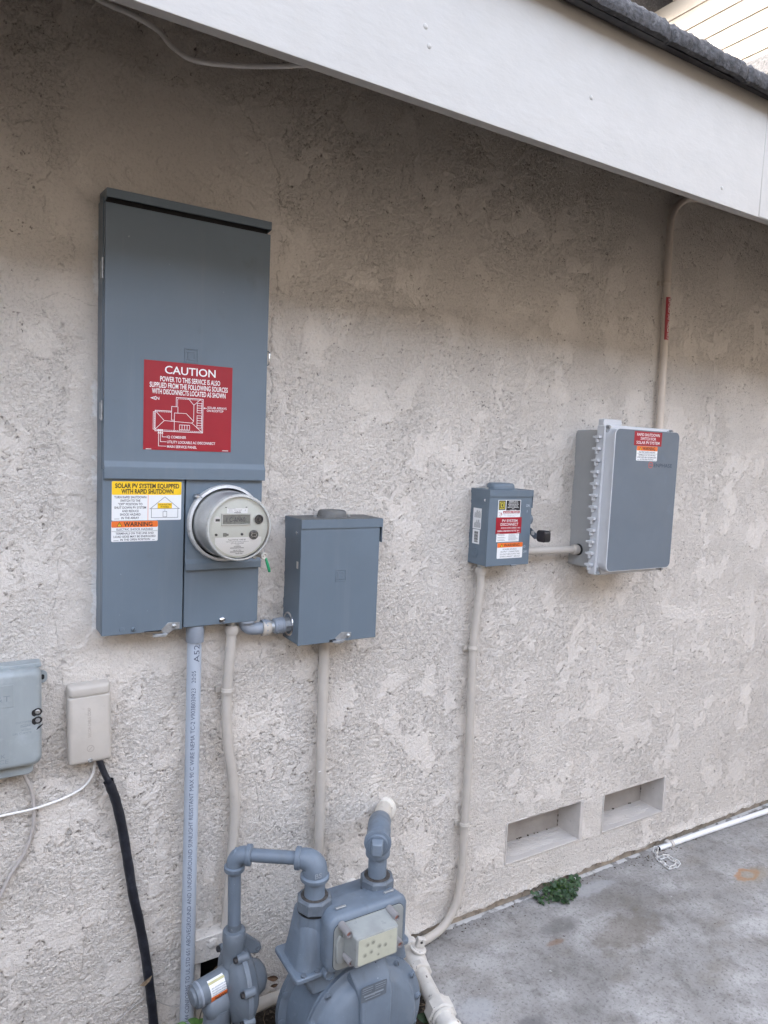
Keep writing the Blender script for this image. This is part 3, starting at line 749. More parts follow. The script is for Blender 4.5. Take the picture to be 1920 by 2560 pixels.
def screw(x, y, z, r, mat, parent, name='screw', slot=True, ang=0.7):
    m = MB().lathe((x, y, z), (0, -1, 0), [(r, -0.001), (r, r * 0.35), (r * 0.75, r * 0.65), (r * 0.3, r * 0.8), (0, r * 0.82)], 18)
    o = m.build(name, mat, parent)
    if slot:
        s = MB(); c, n = math.cos(ang), math.sin(ang)
        pts = [(x - c * r * .8, z - n * r * .8), (x + c * r * .8, z + n * r * .8)]
        s.stroke(pts, r * 0.26, y - r * 0.86)
        o2 = s.build('slot', 'dark_gap', None, smooth=None); o2.parent = o
    return o
def plate(name, x0, x1, z0, z1, y, r, mat, parent, t=0.0004, label=None):
    o = MB().prism(rrect(x0, x1, z0, z1, r, 4) if r else [(x0, z0), (x1, z0), (x1, z1), (x0, z1)], y, y - t).build(name, mat, parent, smooth=None)
    if label: o['label'] = label
    return o
def sub(o, parent): o.parent = parent; return o
def lettering(parent, mat, y, lines, name='lettering', strokes=None, M=None):
    m = MB()
    for ln in lines:
        t, cx, cz, h, w = ln[:5]; off = ln[5] if len(ln) > 5 else 0
        m.text(t, cx, cz, h, w, y, off)
    if strokes: strokes(m)
    o = m.build(name, mat, None, smooth=None)
    return sub(o, parent)
def triangle_sign(parent, cx, cz, h, y):
    w = h * 1.1
    a = MB().add([(cx - w / 2, y, cz - h / 2), (cx + w / 2, y, cz - h / 2), (cx, y, cz + h / 2)], [(0, 1, 2)]); sub(a.build('hazard_triangle', 'ink_black', None, smooth=None), parent)
    k = 0.70; z0 = cz - h * 0.09
    b = MB().add([(cx - w / 2 * k, y - 0.00012, z0 - h / 2 * k), (cx + w / 2 * k, y - 0.00012, z0 - h / 2 * k), (cx, y - 0.00012, z0 + h / 2 * k)], [(0, 1, 2)]); sub(b.build('hazard_triangle', 'sign_yellow', None, smooth=None), parent)
    c = MB().quad(cx - h * 0.035, cx + h * 0.035, z0 - h * 0.16, z0 + h * 0.2, y - 0.0002); c.quad(cx - h * 0.035, cx + h * 0.035, z0 - h * 0.27, z0 - h * 0.2, y - 0.0002)
    sub(c.build('exclamation_mark', 'ink_black', None, smooth=None), parent)
def warning_shock(parent, x0, x1, z0, z1, y, name='warning_sticker', label=None):
    W, H = x1 - x0, z1 - z0
    p = plate(name, x0, x1, z0, z1, y, W * 0.03, 'sign_white', parent, label=label)
    zb = z1 - H * 0.31
    sub(plate('orange_band', x0 + W * .002, x1 - W * .002, zb, z1 - H * .004, y - 0.00042, W * 0.025, 'sign_orange', None, 0.0001), p)
    yy = y - 0.00062
    triangle_sign(p, x0 + W * 0.17, (zb + z1) / 2 + H * .005, H * 0.22, yy)
    lettering(p, 'ink_black', yy, [('WARNING', x0 + W * 0.57, (zb + z1) / 2, H * 0.21, W * 0.62, 0.022)])
    lettering(p, 'ink_grey', yy, [('ELECTRIC SHOCK HAZARD', (x0 + x1) / 2, z1 - H * 0.405, H * 0.10, W * 0.78, 0.014),
              ('TERMINALS ON THE LINE AND', (x0 + x1) / 2, z1 - H * 0.60, H * 0.10, W * 0.82, 0.014),
              ('LOAD SIDES MAY BE ENERGIZED', (x0 + x1) / 2, z1 - H * 0.755, H * 0.10, W * 0.90, 0.014),
              ('IN THE OPEN POSITION', (x0 + x1) / 2 + W * 0.01, z1 - H * 0.905, H * 0.10, W * 0.64, 0.014)],
              strokes=lambda m: (m.stroke([(x0 + W * .01, z1 - H * 0.5), (x1 - W * .01, z1 - H * 0.5)], H * 0.014, yy), m.stroke([(x0 + W * .05, z1 - H * .94), (x0 + W * .15, z1 - H * .94)], H * 0.018, yy), m.stroke([(x1 - W * .12, z1 - H * .93), (x1 - W * .07, z1 - H * .93)], H * 0.018, yy)))
    return p

def build_panel():
    t = thing('service_panel', 'tall blue-grey steel service panel with red caution sign and rain hood', 'electrical panel', (0.5, -0.04, 1.157))
    MB().box(0.3015, 0.6965, -0.060, 0.01, 1.1575, 2.166).build('enclosure', 'steel_paint', t, bevel=0.0015)
    h = MB().prism([(0.01, 2.188), (-0.088, 2.1795), (-0.0895, 2.1785), (-0.0895, 2.160), (-0.0875, 2.160), (-0.0872, 2.1735), (-0.062, 2.1745), (-0.0605, 2.166), (0.01, 2.1665)], 0.3065, 0.6945, 'yz')
    h.prism([(0.01, 2.1885), (-0.0893, 2.1788), (-0.0893, 2.1602), (0.01, 2.150)], 0.3045, 0.3064, 'yz'); h.prism([(0.01, 2.1885), (-0.0893, 2.1788), (-0.0893, 2.1602), (0.01, 2.150)], 0.6946, 0.6958, 'yz')
    h.build('rain_hood', 'steel_paint', t, smooth=None)
    MB().box(0.3066, 0.6944, -0.0655, -0.0602, 2.1517, 2.1655).build('hood_shade_strip', 'dark_gap', t, smooth=None)  # dark strip standing in for the shade under the hood lip
    prof = [(-0.0605, 2.1515), (-0.077, 2.1515), (-0.077, 1.574), (-0.0775, 1.570), (-0.0835, 1.5605), (-0.0840, 1.557), (-0.0840, 1.5305), (-0.082, 1.5305), (-0.082, 1.553), (-0.0605, 1.553)]
    uc = MB().prism(prof, 0.3035, 0.6985, 'yz').build('upper_cover', 'steel_paint', t, bevel=0.0012)
    MB_e = emblem(MB(), 0.4858, 0.5195, 1.8130, 1.8480, -0.0771, 0.0012)
    sub(MB_e.build('emblem', 'steel_paint', None, bevel=0.0005), uc)
    for z0 in (1.985, 1.664):
        hg = MB()
        for i in range(3): hg.cyl((0.3005, -0.066, z0 + 0.0155 * i), (0.3005, -0.066, z0 + 0.0150 + 0.0155 * i), 0.0032, n=12)
        hg.box(0.2995, 0.3014, -0.066, -0.04, z0 + 0.004, z0 + 0.042)
        hg.build('hinge', 'worn_steel', t)
    pr = MB().tube(spline([(0.6990, -0.070, 1.861), (0.7015, -0.080, 1.860), (0.7015, -0.0835, 1.850), (0.7012, -0.0835, 1.838), (0.7010, -0.080, 1.828), (0.6988, -0.070, 1.827)], 4), 0.0017, 8)
    pr.build('pull_ring', 'chrome', t)
    # lower left door, meter cover, lower right cover
    MB().box(0.3018, 0.4922, -0.0755, -0.0605, 1.1558, 1.5522).build('door', 'steel_paint', t, bevel=0.0015)
    mprof = [(-0.0605, 1.552), (-0.072, 1.552), (-0.072, 1.333), (-0.0725, 1.330), (-0.0785, 1.322), (-0.079, 1.318), (-0.079, 1.3035), (-0.077, 1.3035), (-0.077, 1.316), (-0.0605, 1.320)]
    MB().prism(mprof, 0.4968, 0.6952, 'yz').build('meter_cover', 'steel_paint', t, bevel=0.0012)
    MB().box(0.4966, 0.6920, -0.0695, -0.0605, 1.1578, 1.3195).build('lower_cover', 'steel_paint', t, bevel=0.0012)
    MB().box(0.4924, 0.4966, -0.0610, -0.0602, 1.158, 1.55).build('door_gap', 'dark_gap', t, smooth=None)
    # hasp at the foot of the door
    l = MB().prism([(0.4466, 1.1480), (0.4570, 1.1490), (0.4720, 1.1590), (0.4845, 1.1590), (0.4850, 1.1755), (0.4560, 1.1765), (0.4400, 1.1600)], -0.0768, -0.0785)
    l.prism([(0.415, 1.1490), (0.455, 1.1515), (0.452, 1.1465), (0.446, 1.1440), (0.420, 1.1455)], -0.088, -0.0865)
    l.box(0.42, 0.452, -0.0875, -0.076, 1.1500, 1.1513)
    l.build('latch', 'worn_steel', t, bevel=0.0005)
    MB().box(0.400, 0.452, -0.0757, -0.0752, 1.1562, 1.1590).build('latch_slot', 'dark_gap', t, smooth=None)
    screw(0.4712, -0.0786, 1.1672, 0.0055, 'galvanised', t, 'rivet', slot=False)
    screw(0.3744, -0.0757, 1.1672, 0.0055, 'steel_paint', t, 'screw', ang=1.2)
    MB().lathe((0.3480, -0.0757, 1.1680), (0, -1, 0), [(0.0062, 0), (0.0055, 0.001), (0, 0.0012)], 18).build('knockout', 'steel_paint', t)
    screw(0.5965, -0.0697, 1.1692, 0.0080, 'chrome', t, 'sealing_bolt', ang=0.4)
    # red caution sign
    x0, x1, z0, z1 = 0.3915, 0.6063, 1.6010, 1.8113; y = -0.0775
    W, H = x1 - x0, z1 - z0
    p = plate('caution_sign', x0, x1, z0, z1, y, 0, 'sign_red', t, 0.0008, 'red caution sign with white plan of the house roof')
    yy = y - 0.00095
    X = lambda u: x0 + u * W
    Z = lambda v: z1 - v * H
    lettering(p, 'ink_white', yy, [('CAUTION', X(.512), Z(.090), H * .087, W * .575, .012),
        ('POWER TO THIS SERVICE IS ALSO', X(.515), Z(.196), H * .056, W * .68, .018),
        ('SUPPLIED FROM THE FOLLOWING SOURCES', X(.505), Z(.268), H * .056, W * .885, .018),
        ('WITH DISCONNECTS LOCATED AS SHOWN', X(.505), Z(.338), H * .056, W * .835, .018),
        ('N', X(.152), Z(.418), H * .033, W * .032, .012),
        ('SOLAR ARRAYS', X(.825), Z(.487), H * .026, W * .225, .010), ('ON ROOFTOP', X(.803), Z(.522), H * .026, W * .195, .010),
        ('IQ COMBINER', X(.365), Z(.848), H * .029, W * .215, .010),
        ('UTILITY LOCKABLE AC DISCONNECT', X(.535), Z(.905), H * .029, W * .55, .010),
        ('MAIN SERVICE PANEL', X(.428), Z(.958), H * .029, W * .335, .010)])
    d = MB(); w = 0.0011
    def P(u, v): return (X(u), Z(v))
    L = lambda *q, **k: d.stroke([P(*a) for a in q], k.get('w', w), yy, k.get('c', False))
    L((.355, .395), (.66, .395), (.66, .785), (.125, .785), (.125, .555), (.305, .555), w=.0013)
    L((.355, .395), (.355, .50)); L((.305, .50), (.375, .50), (.375, .572)); L((.305, .50), (.305, .655), (.337, .655))
    L((.105, .572), (.125, .572)); L((.105, .572), (.105, .768), (.125, .768))
    L((.337, .785), (.337, .572), (.47, .572), (.555, .655), (.555, .47), (.49, .398)); L((.555, .47), (.63, .398))
    L((.555, .655), (.535, .677), (.66, .785)); L((.535, .677), (.225, .665), (.125, .558)); L((.225, .665), (.125, .768))
    d.dashes(P(.37, .408), P(.645, .408), w, yy, 14); d.dashes(P(.37, .41), P(.37, .49), w, yy, 5)
    d.dashes(P(.14, .567), P(.30, .567), w, yy, 8); d.dashes(P(.12, .58), P(.12, .76), w, yy, 9)
    d.dashes(P(.13, .772), P(.64, .772), w, yy, 24); d.dashes(P(.647, .41), P(.647, .775), w, yy, 17)
    for (a, b, n) in ((.445, .555, 4), (.588, .73, 5)):
        L((.593, a), (.645, a), (.645, b), (.593, b), c=True)
        for i in range(1, n): L((.593, a + (b - a) * i / n), (.645, a + (b - a) * i / n))
    L((.395, .705), (.51, .705), (.51, .76), (.395, .76), c=True)
    for i in (1, 2, 3): L((.395 + .115 * i / 4, .705), (.395 + .115 * i / 4, .76))
    L((.705, .497), (.668, .497)); L((.668, .497), (.682, .490)); L((.668, .497), (.682, .504))
    for (u, ue, v) in ((.165, .25, .955), (.185, .25, .905), (.205, .25, .85)):
        L((u, .795), (u, v), (ue, v)); L((u, .793), (u - .008, .812)); L((u, .793), (u + .008, .812))
    L((.155, .768), (.17, .768), (.17, .78), (.155, .78), c=True); L((.178, .768), (.21, .768), (.21, .78), (.178, .78), c=True)
    L((.075, .418), (.13, .398), (.115, .418), (.13, .436), c=True); L((.075, .418), (.115, .418))
    L((.03, .992), (.085, .992), w=.0014); L((.90, .985), (.965, .985), w=.0014)
    sub(d.build('roof_plan', 'ink_white', None, smooth=None), p)
    # yellow sticker
    x0, x1, z0, z1 = 0.3222, 0.4846, 1.4315, 1.5248; y = -0.0756; W, H = x1 - x0, z1 - z0
    p = plate('rapid_shutdown_sticker', x0, x1, z0, z1, y, 0.003, 'sign_white', t, label='white sticker with yellow heading and small house drawing')
    zb = z1 - H * .345
    sub(plate('yellow_band', x0 + .0002, x1 - .0002, zb, z1 - .0002, y - .00042, 0.0028, 'sign_yellow', None, .0001), p)
    yy = y - .00062
    lettering(p, 'ink_black', yy, [('SOLAR PV SYSTEM EQUIPPED', X(.505) if False else x0 + W * .505, z1 - H * .115, H * .112, W * .92, .034), ('WITH RAPID SHUTDOWN', x0 + W * .505, z1 - H * .255, H * .112, W * .75, .034)])
    rows = ['TURN RAPID SHUTDOWN', 'SWITCH TO THE', '"OFF" POSITION TO', 'SHUT DOWN PV SYSTEM', 'AND REDUCE', 'SHOCK HAZARD', 'IN THE ARRAY']
    wd = [.45, .28, .34, .445, .235, .29, .25]
    lettering(p, 'ink_grey', yy, [(r, x0 + W * .26, z1 - H * (.405 + .088 * i), H * .058, W * wd[i], .016) for i, r in enumerate(rows)],
              strokes=lambda m: m.stroke([(x0 + W * .04, z0 + H * .045), (x0 + W * .105, z0 + H * .045)], .0008, yy))
    sub(MB().quad(x0 + W * .5075, x0 + W * .5135, z0, zb, yy).build('orange_rule', 'sign_orange', None, smooth=None), p)
    q = MB(); u = lambda a, b: (x0 + W * a, z1 - H * b)
    q.stroke([u(.545, .70), u(.755, .395), u(.965, .70)], .0009, yy); q.stroke([u(.535, .702), u(.975, .702)], .0009, yy)
    q.stroke([u(.56, .71), u(.56, .935), u(.95, .935), u(.95, .71)], .0009, yy); q.stroke([u(.73, .775), u(.785, .775), u(.785, .915), u(.73, .915)], .0008, yy, True); q.stroke([u(.757, .70), u(.757, .775)], .0006, yy)
    sub(q.build('house_drawing', 'ink_grey', None, smooth=None), p)
    sub(plate('solar_tag', *[x0 + W * .65, x0 + W * .86], z1 - H * .695, z1 - H * .555, yy - .0003, 0, 'sign_yellow', None, .0001), p)
    lettering(p, 'ink_black', yy - .0005, [('SOLAR ELECTRIC', x0 + W * .755, z1 - H * .595, H * .042, W * .19, .01), ('PV PANELS', x0 + W * .755, z1 - H * .655, H * .042, W * .12, .01)])
    warning_shock(t, 0.3217, 0.4290, 1.3812, 1.4304, -0.0756, label='orange and white electric shock warning sticker')
    return t
build_panel()

def build_meter():
    cx, cz = 0.5945, 1.4225
    t = thing('electric_meter', 'round glass-covered electricity meter plugged into the service panel', 'meter', (cx, -0.08, cz))
    rp = [(0.092, -0.004), (0.0965, 0.004), (0.0975, 0.016), (0.0955, 0.022), (0.0895, 0.0245), (0.0885, 0.020), (0.0885, -0.002)]
    ring = MB().lathe((cx, -0.0725, cz), (0, -1, 0), rp, 72, caps=False); ring.f += [(tuple(range(72)))]
    ro = ring.build('sealing_ring', 'meter_ring', t)
    lk = MB().box(-0.004, 0.004, -0.006, 0.004, -0.006, 0.006)
    a = math.radians(138)
    lug = MB().lathe((cx + 0.0985 * math.cos(a), -0.083, cz + 0.0985 * math.sin(a)), (0, -1, 0), [(0.0075, -0.006), (0.0075, 0.006), (0.004, 0.010), (0, 0.0105)], 14)
    sub(lug.build('ring_screw', 'galvanised', None), ro)
    sp = MB().box(-0.0006, 0.0006, 0, 0.001, 0, 1)
    g = MB(); ca, sa = math.cos(a - .05), math.sin(a - .05)
    g.stroke([(cx + .0895 * ca, cz + .0895 * sa), (cx + .0965 * ca, cz + .0965 * sa)], .0012, -0.0972)
    sub(g.build('ring_split', 'dark_gap', None, smooth=None), ro)
    MB().lathe((cx, -0.078, cz), (0, -1, 0), [(0.0884, 0), (0.0884, 0.001)], 64).build('gap_gasket', 'dark_gap', t)
    MB().lathe((cx, -0.080, cz), (0, -1, 0), [(0.0845, 0), (0.0810, 0.055), (0.0765, 0.095), (0.0745, 0.1015)], 64).build('inner_drum', 'meter_shell', t)
    face = MB().lathe((cx, -0.1790, cz), (0, -1, 0), [(0.0745, 0), (0.0742, 0.0035), (0.0735, 0.0042), (0, 0.0042)], 64)
    fo = face.build('face_plate', 'meter_face', t)
    cov = MB().lathe((cx, -0.0785, cz), (0, -1, 0), [(0.0872, 0), (0.0866, 0.006), (0.0832, 0.055), (0.0812, 0.098), (0.0800, 0.1090), (0.0770, 0.1128), (0.0735, 0.1138), (0, 0.1140)], 72, caps=False)
    cov.build('glass_cover', 'clear_cover', t)
    rim = MB().lathe((cx, -0.0785, cz), (0, -1, 0), [(0.0800, 0.1065), (0.0815, 0.107), (0.0812, 0.1105), (0.0785, 0.1140), (0.0755, 0.1146), (0.0752, 0.1128)], 72, caps=False)
    rim.build('cover_rim', 'meter_ring_clear', t)
    y = -0.1835
    def pos(u, v): return cx + u, cz + v        # metres from the dial centre
    sub(plate('label_strip', cx - .030, cx + .021, cz + .0345, cz + .0465, y, 0, 'label_white', None, .0003), fo)
    lettering(fo, 'ink_grey', y - .00045, [('KR2S1ST1AA-RF', cx - .003, cz + .0425, .0022, .020), ('F 484 765', cx - .003, cz + .0392, .0022, .014), ('Z', cx + .0155, cz + .0415, .003, .003)],
              strokes=lambda m: ([m.stroke([(cx - .012 + .0009 * i, cz + .0357), (cx - .012 + .0009 * i, cz + .0372)], .0005, y - .00045) for i in range(19)], m.stroke([(cx - .028, cz + .0455), (cx - .010, cz + .0455)], .0005, y - .0005), m.stroke([(cx - .026, cz + .0425), (cx - .017, cz + .0425)], .0008, y - .0005), m.stroke([(cx - .027, cz + .038), (cx - .015, cz + .038)], .0006, y - .0005)))
    fr = MB(); x0, x1, z0, z1 = cx - .041, cx + .027, cz + .0085, cz + .0310
    fr.box(x0 - .003, x1 + .003, y - .0035, y + .001, z1, z1 + .003); fr.box(x0 - .003, x1 + .003, y - .0035, y + .001, z0 - .003, z0); fr.box(x0 - .003, x0, y - .0035, y + .001, z0, z1); fr.box(x1, x1 + .003, y - .0035, y + .001, z0, z1)
    sub(fr.build('display_frame', 'lcd_frame', None, bevel=.0006), fo)
    lo = sub(plate('display', x0, x1, z0, z1, y - .0002, 0, 'lcd', None, .0003), fo)
    lettering(fo, 'ink_grey', y - .0007, [('1 C-AN60 ', cx - .008, cz + .0195, .011, .046)], name='display_digits')
    b = MB().lathe((cx + .0495, y, cz + .0195), (0, -1, 0), [(.0128, -.001), (.0128, .003), (.0116, .004)], 32, caps=False); b.build('button_ring', 'lcd_frame', t)
    b = MB().lathe((cx + .0495, y, cz + .0195), (0, -1, 0), [(.0112, 0), (.0112, .003), (.0095, .006), (.0060, .0062), (.0052, .0045), (.0045, .0045), (.0035, .0075), (0, .008)], 32); b.build('reset_button', 'black_plastic', t)
    pt = MB().lathe((cx + .0375, y, cz - .0185), (0, -1, 0), [(.0115, -.001), (.0115, .0035), (.010, .0045), (0, .0045)], 32); po = pt.build('optical_port', 'worn_steel_dark', t)
    for i in range(4):
        q = math.radians(45 + 90 * i)
        sub(MB().lathe((cx + .0375 + .0085 * math.cos(q), y - .0046, cz - .0185 + .0085 * math.sin(q)), (0, -1, 0), [(.0016, -.001), (.0014, .0008), (0, .0012)], 12).build('port_screw', 'chrome', None), po)
    sub(MB().prism(rrect(cx + .0305, cx + .0445, cz - .0225, cz - .0145, .0035), y - .0046, y - .006).build('port_frame', 'galvanised', None), po)
    sub(MB().prism(rrect(cx + .0318, cx + .0432, cz - .0214, cz - .0156, .0026), y - .0061, y - .0064).build('port_window', 'black_plastic', None), po)
    for u, v in ((-.056, -.0165), (.008, -.0165)):
        MB().lathe((cx + u, y, cz + v), (0, -1, 0), [(.0032, -.001), (.003, .003), (.0012, .0036), (0, .0034)], 16).build('locating_pin', 'worn_steel_dark', t)
    plate('side_slot', cx - .039, cx - .030, cz - .0215, cz - .0125, y, .0005, 'lcd', t, .0003); plate('side_slot', cx - .0305, cx - .025, cz - .0195, cz - .0145, y, .0003, 'lcd', t, .00031)
    plate('sensor_window', cx - .061, cx - .048, cz + .012, cz + .028, y, .0045, 'meter_shell', t, .0003); plate('sensor_window', cx - .058, cx - .0475, cz + .0155, cz + .0215, y - .0004, .0005, 'worn_steel_dark', t, .0003)
    for u in (-.033, .018): plate('top_slot', cx + u - .0022, cx + u + .0022, cz + .0482, cz + .0500, y, 0, 'ink_grey', t, .0003)
    for i in range(-3, 4):
        r = MB()
        for sg in (-1, 1): r.quad(cx + sg * .0665 - .0055, cx + sg * .0665 + .0055, cz - .012 + .009 * i - .0003, cz - .012 + .009 * i + .0003, y - .0001)
        r.build('moulded_rib', 'meter_shell', t, smooth=None)
    # rating label: white, cut round at its foot
    pts = [(cx - .058, cz - .0235)]
    for i in range(13):
        a = math.radians(213 + (327 - 213) * i / 12); pts.append((cx + .0695 * math.cos(a), cz + .0695 * math.sin(a)))
    pts += [(cx + .058, cz - .0235)]
    lb = MB().prism(pts, y, y - .0003).build('rating_label', 'label_white', t, smooth=None)
    yy = y - .00045
    lettering(lb, 'ink_grey', yy, [('Type FOCUS  AXR-SD', cx - .004, cz - .0295, .0030, .044, .01), ('FORM 2S CL200 240V 3W 60Hz TA=30 Kh 1.2', cx - .003, cz - .0342, .0022, .056), ('CITY OF ANAHEIM', cx - .003, cz - .0382, .0027, .033), ('D123', cx - .003, cz - .0422, .0022, .008), ('204 008890', cx - .003, cz - .0458, .0024, .018, .01), ('336 917 033', cx - .003, cz - .0553, .0024, .020, .01), ('Landis+Gyr', cx + .002, cz - .0628, .0026, .018, .01)],
        strokes=lambda m: [m.stroke([(cx - .020 + .0009 * i, cz + v), (cx - .020 + .0009 * i, cz + v - .0020)], .00035 + .0003 * ((i * 7) % 3 == 0), yy) for v in (-.0485, -.0580) for i in range(38)])
    # seal with green tag
    a = Vector((0.6665, -0.166, 1.3475))
    bar = MB().lathe(a, (0.25, -1, -0.1), [(.0075, -.030), (.0078, -.004), (.0092, -.003), (.0095, .004), (.0080, .0055), (.0060, .0055), (.0050, .002), (.0030, .002), (.0020, .0045), (0, .0045)], 26)
    so = bar.build('barrel_seal', 'old_white', t)
    hs = MB().prism([(0.634, 1.352), (0.662, 1.364), (0.668, 1.346), (0.652, 1.336)], -0.125, -0.145).build('seal_bracket', 'meter_ring', t, bevel=.002)
    tg = MB().tube(spline([(0.6715, -0.168, 1.3420), (0.6750, -0.170, 1.3310), (0.6805, -0.170, 1.3140), (0.6825, -0.169, 1.3070)], 4), [.0032] * 4 + [.0038] * 5 + [.0034] * 4, 10)
    sub(tg.build('green_tag', 'green_plastic', None), so)
    w = MB().tube(spline([(0.668, -0.166, 1.356), (0.669, -0.166, 1.364), (0.664, -0.166, 1.371)], 4), .0007, 6); sub(w.build('seal_wire', 'galvanised', None), so)
plain('meter_ring_clear', (0.50, 0.51, 0.49), 0.3, var=0.05, spec=0.6)
plain('worn_steel_dark', (0.06, 0.065, 0.07), 0.4, metal=0.3)
build_meter()

def build_pull_box():
    t = thing('pull_box', 'blue-grey steel pull box without stickers right of the round meter', 'electrical box', (0.918, -0.05, 1.088))
    MB().box(0.7965, 1.0365, -0.101, 0.01, 1.0885, 1.415).build('enclosure', 'steel_paint', t, bevel=0.0012)
    co = MB().box(0.7950, 1.0380, -0.1075, -0.1015, 1.0872, 1.412).build('cover', 'steel_paint', t, bevel=0.0015)
    sub(emblem(MB(), 0.9018, 0.9350, 1.2560, 1.2908, -0.1076, 0.0010).build('emblem', 'steel_paint', None, bevel=0.0004), co)
    h = MB().box(0.7942, 1.0452, -0.1095, 0.01, 1.4283, 1.4295)
    h.box(0.7942, 1.0452, -0.1110, -0.1096, 1.4055, 1.4294)
    h.prism([(0.01, 1.4282), (-0.1094, 1.4282), (-0.1094, 1.362), (-0.096, 1.362), (-0.096, 1.3685), (0.01, 1.3685)], 0.7942, 0.7952, 'yz')
    h.prism([(0.01, 1.4282), (-0.1094, 1.4282), (-0.1094, 1.362), (-0.096, 1.362), (-0.096, 1.3685), (0.01, 1.3685)], 1.0440, 1.0452, 'yz')
    h.build('rain_hood', 'steel_paint', t, smooth=None)
    MB().box(0.7955, 1.0438, -0.1085, 0.0, 1.4296, 1.4302).build('dusty_top', 'steel_top', t, smooth=None)
    hub = MB()
    rr = []
    for k, (s, z) in enumerate(((1.16, 1.4303), (1.16, 1.4318), (1.0, 1.4325), (0.985, 1.440), (0.95, 1.4455), (0.86, 1.4490), (0.6, 1.4500))):
        rr.append([(0.914 + 0.0405 * s * math.copysign(abs(math.cos(q)) ** .8, math.cos(q)), -0.05 + 0.034 * s * math.copysign(abs(math.sin(q)) ** .8, math.sin(q)), z) for q in [2 * math.pi * i / 40 for i in range(40)]])
    hub.ring_loft(rr); hub.build('hub_cap', 'steel_top', t)
    for x in (0.862, 0.966):
        MB().lathe((x, -0.05, 1.4303), (0, 0, 1), [(.006, 0), (.006, .002), (.0042, .0022), (.0042, .005), (0, .0052)], 6).build('hub_screw', 'galvanised', t)
    s = MB().lathe((0.7941, -0.0843, 1.3921), (-1, 0, 0), [(.0042, -.001), (.0042, .002), (.003, .0032), (0, .0036)], 16); s.build('side_screw', 'chrome', t)
    MB().box(0.7941, 0.7949, -0.095, -0.0845, 1.296, 1.315).build('torn_sticker', 'old_white', t, smooth=None)
    l = MB().prism([(0.9170, 1.0855), (0.9270, 1.0862), (0.9420, 1.0965), (0.9545, 1.0960), (0.9570, 1.1105), (0.9265, 1.1140), (0.9060, 1.0985)], -0.1080, -0.1097)
    l.prism([(0.892, 1.0905), (0.935, 1.0935), (0.928, 1.0855), (0.915, 1.0845), (0.902, 1.0870)], -0.118, -0.1165); l.box(0.898, 0.932, -0.1175, -0.1077, 1.0908, 1.0922)
    l.build('latch', 'worn_steel', t, bevel=.0005)
    MB().box(0.890, 0.925, -0.1078, -0.1073, 1.0885, 1.0950).build('latch_slot', 'dark_gap', t, smooth=None)
    screw(0.9480, -0.1098, 1.1020, 0.0055, 'galvanised', t, 'rivet', slot=False)
    MB().lathe((0.7964, -0.0373, 1.1325), (-1, 0, 0), [(.034, -.0002), (.033, .0012), (.0285, .0016), (.0275, .0003)], 36, caps=False).build('conduit_washer', 'chrome', t)
build_pull_box()

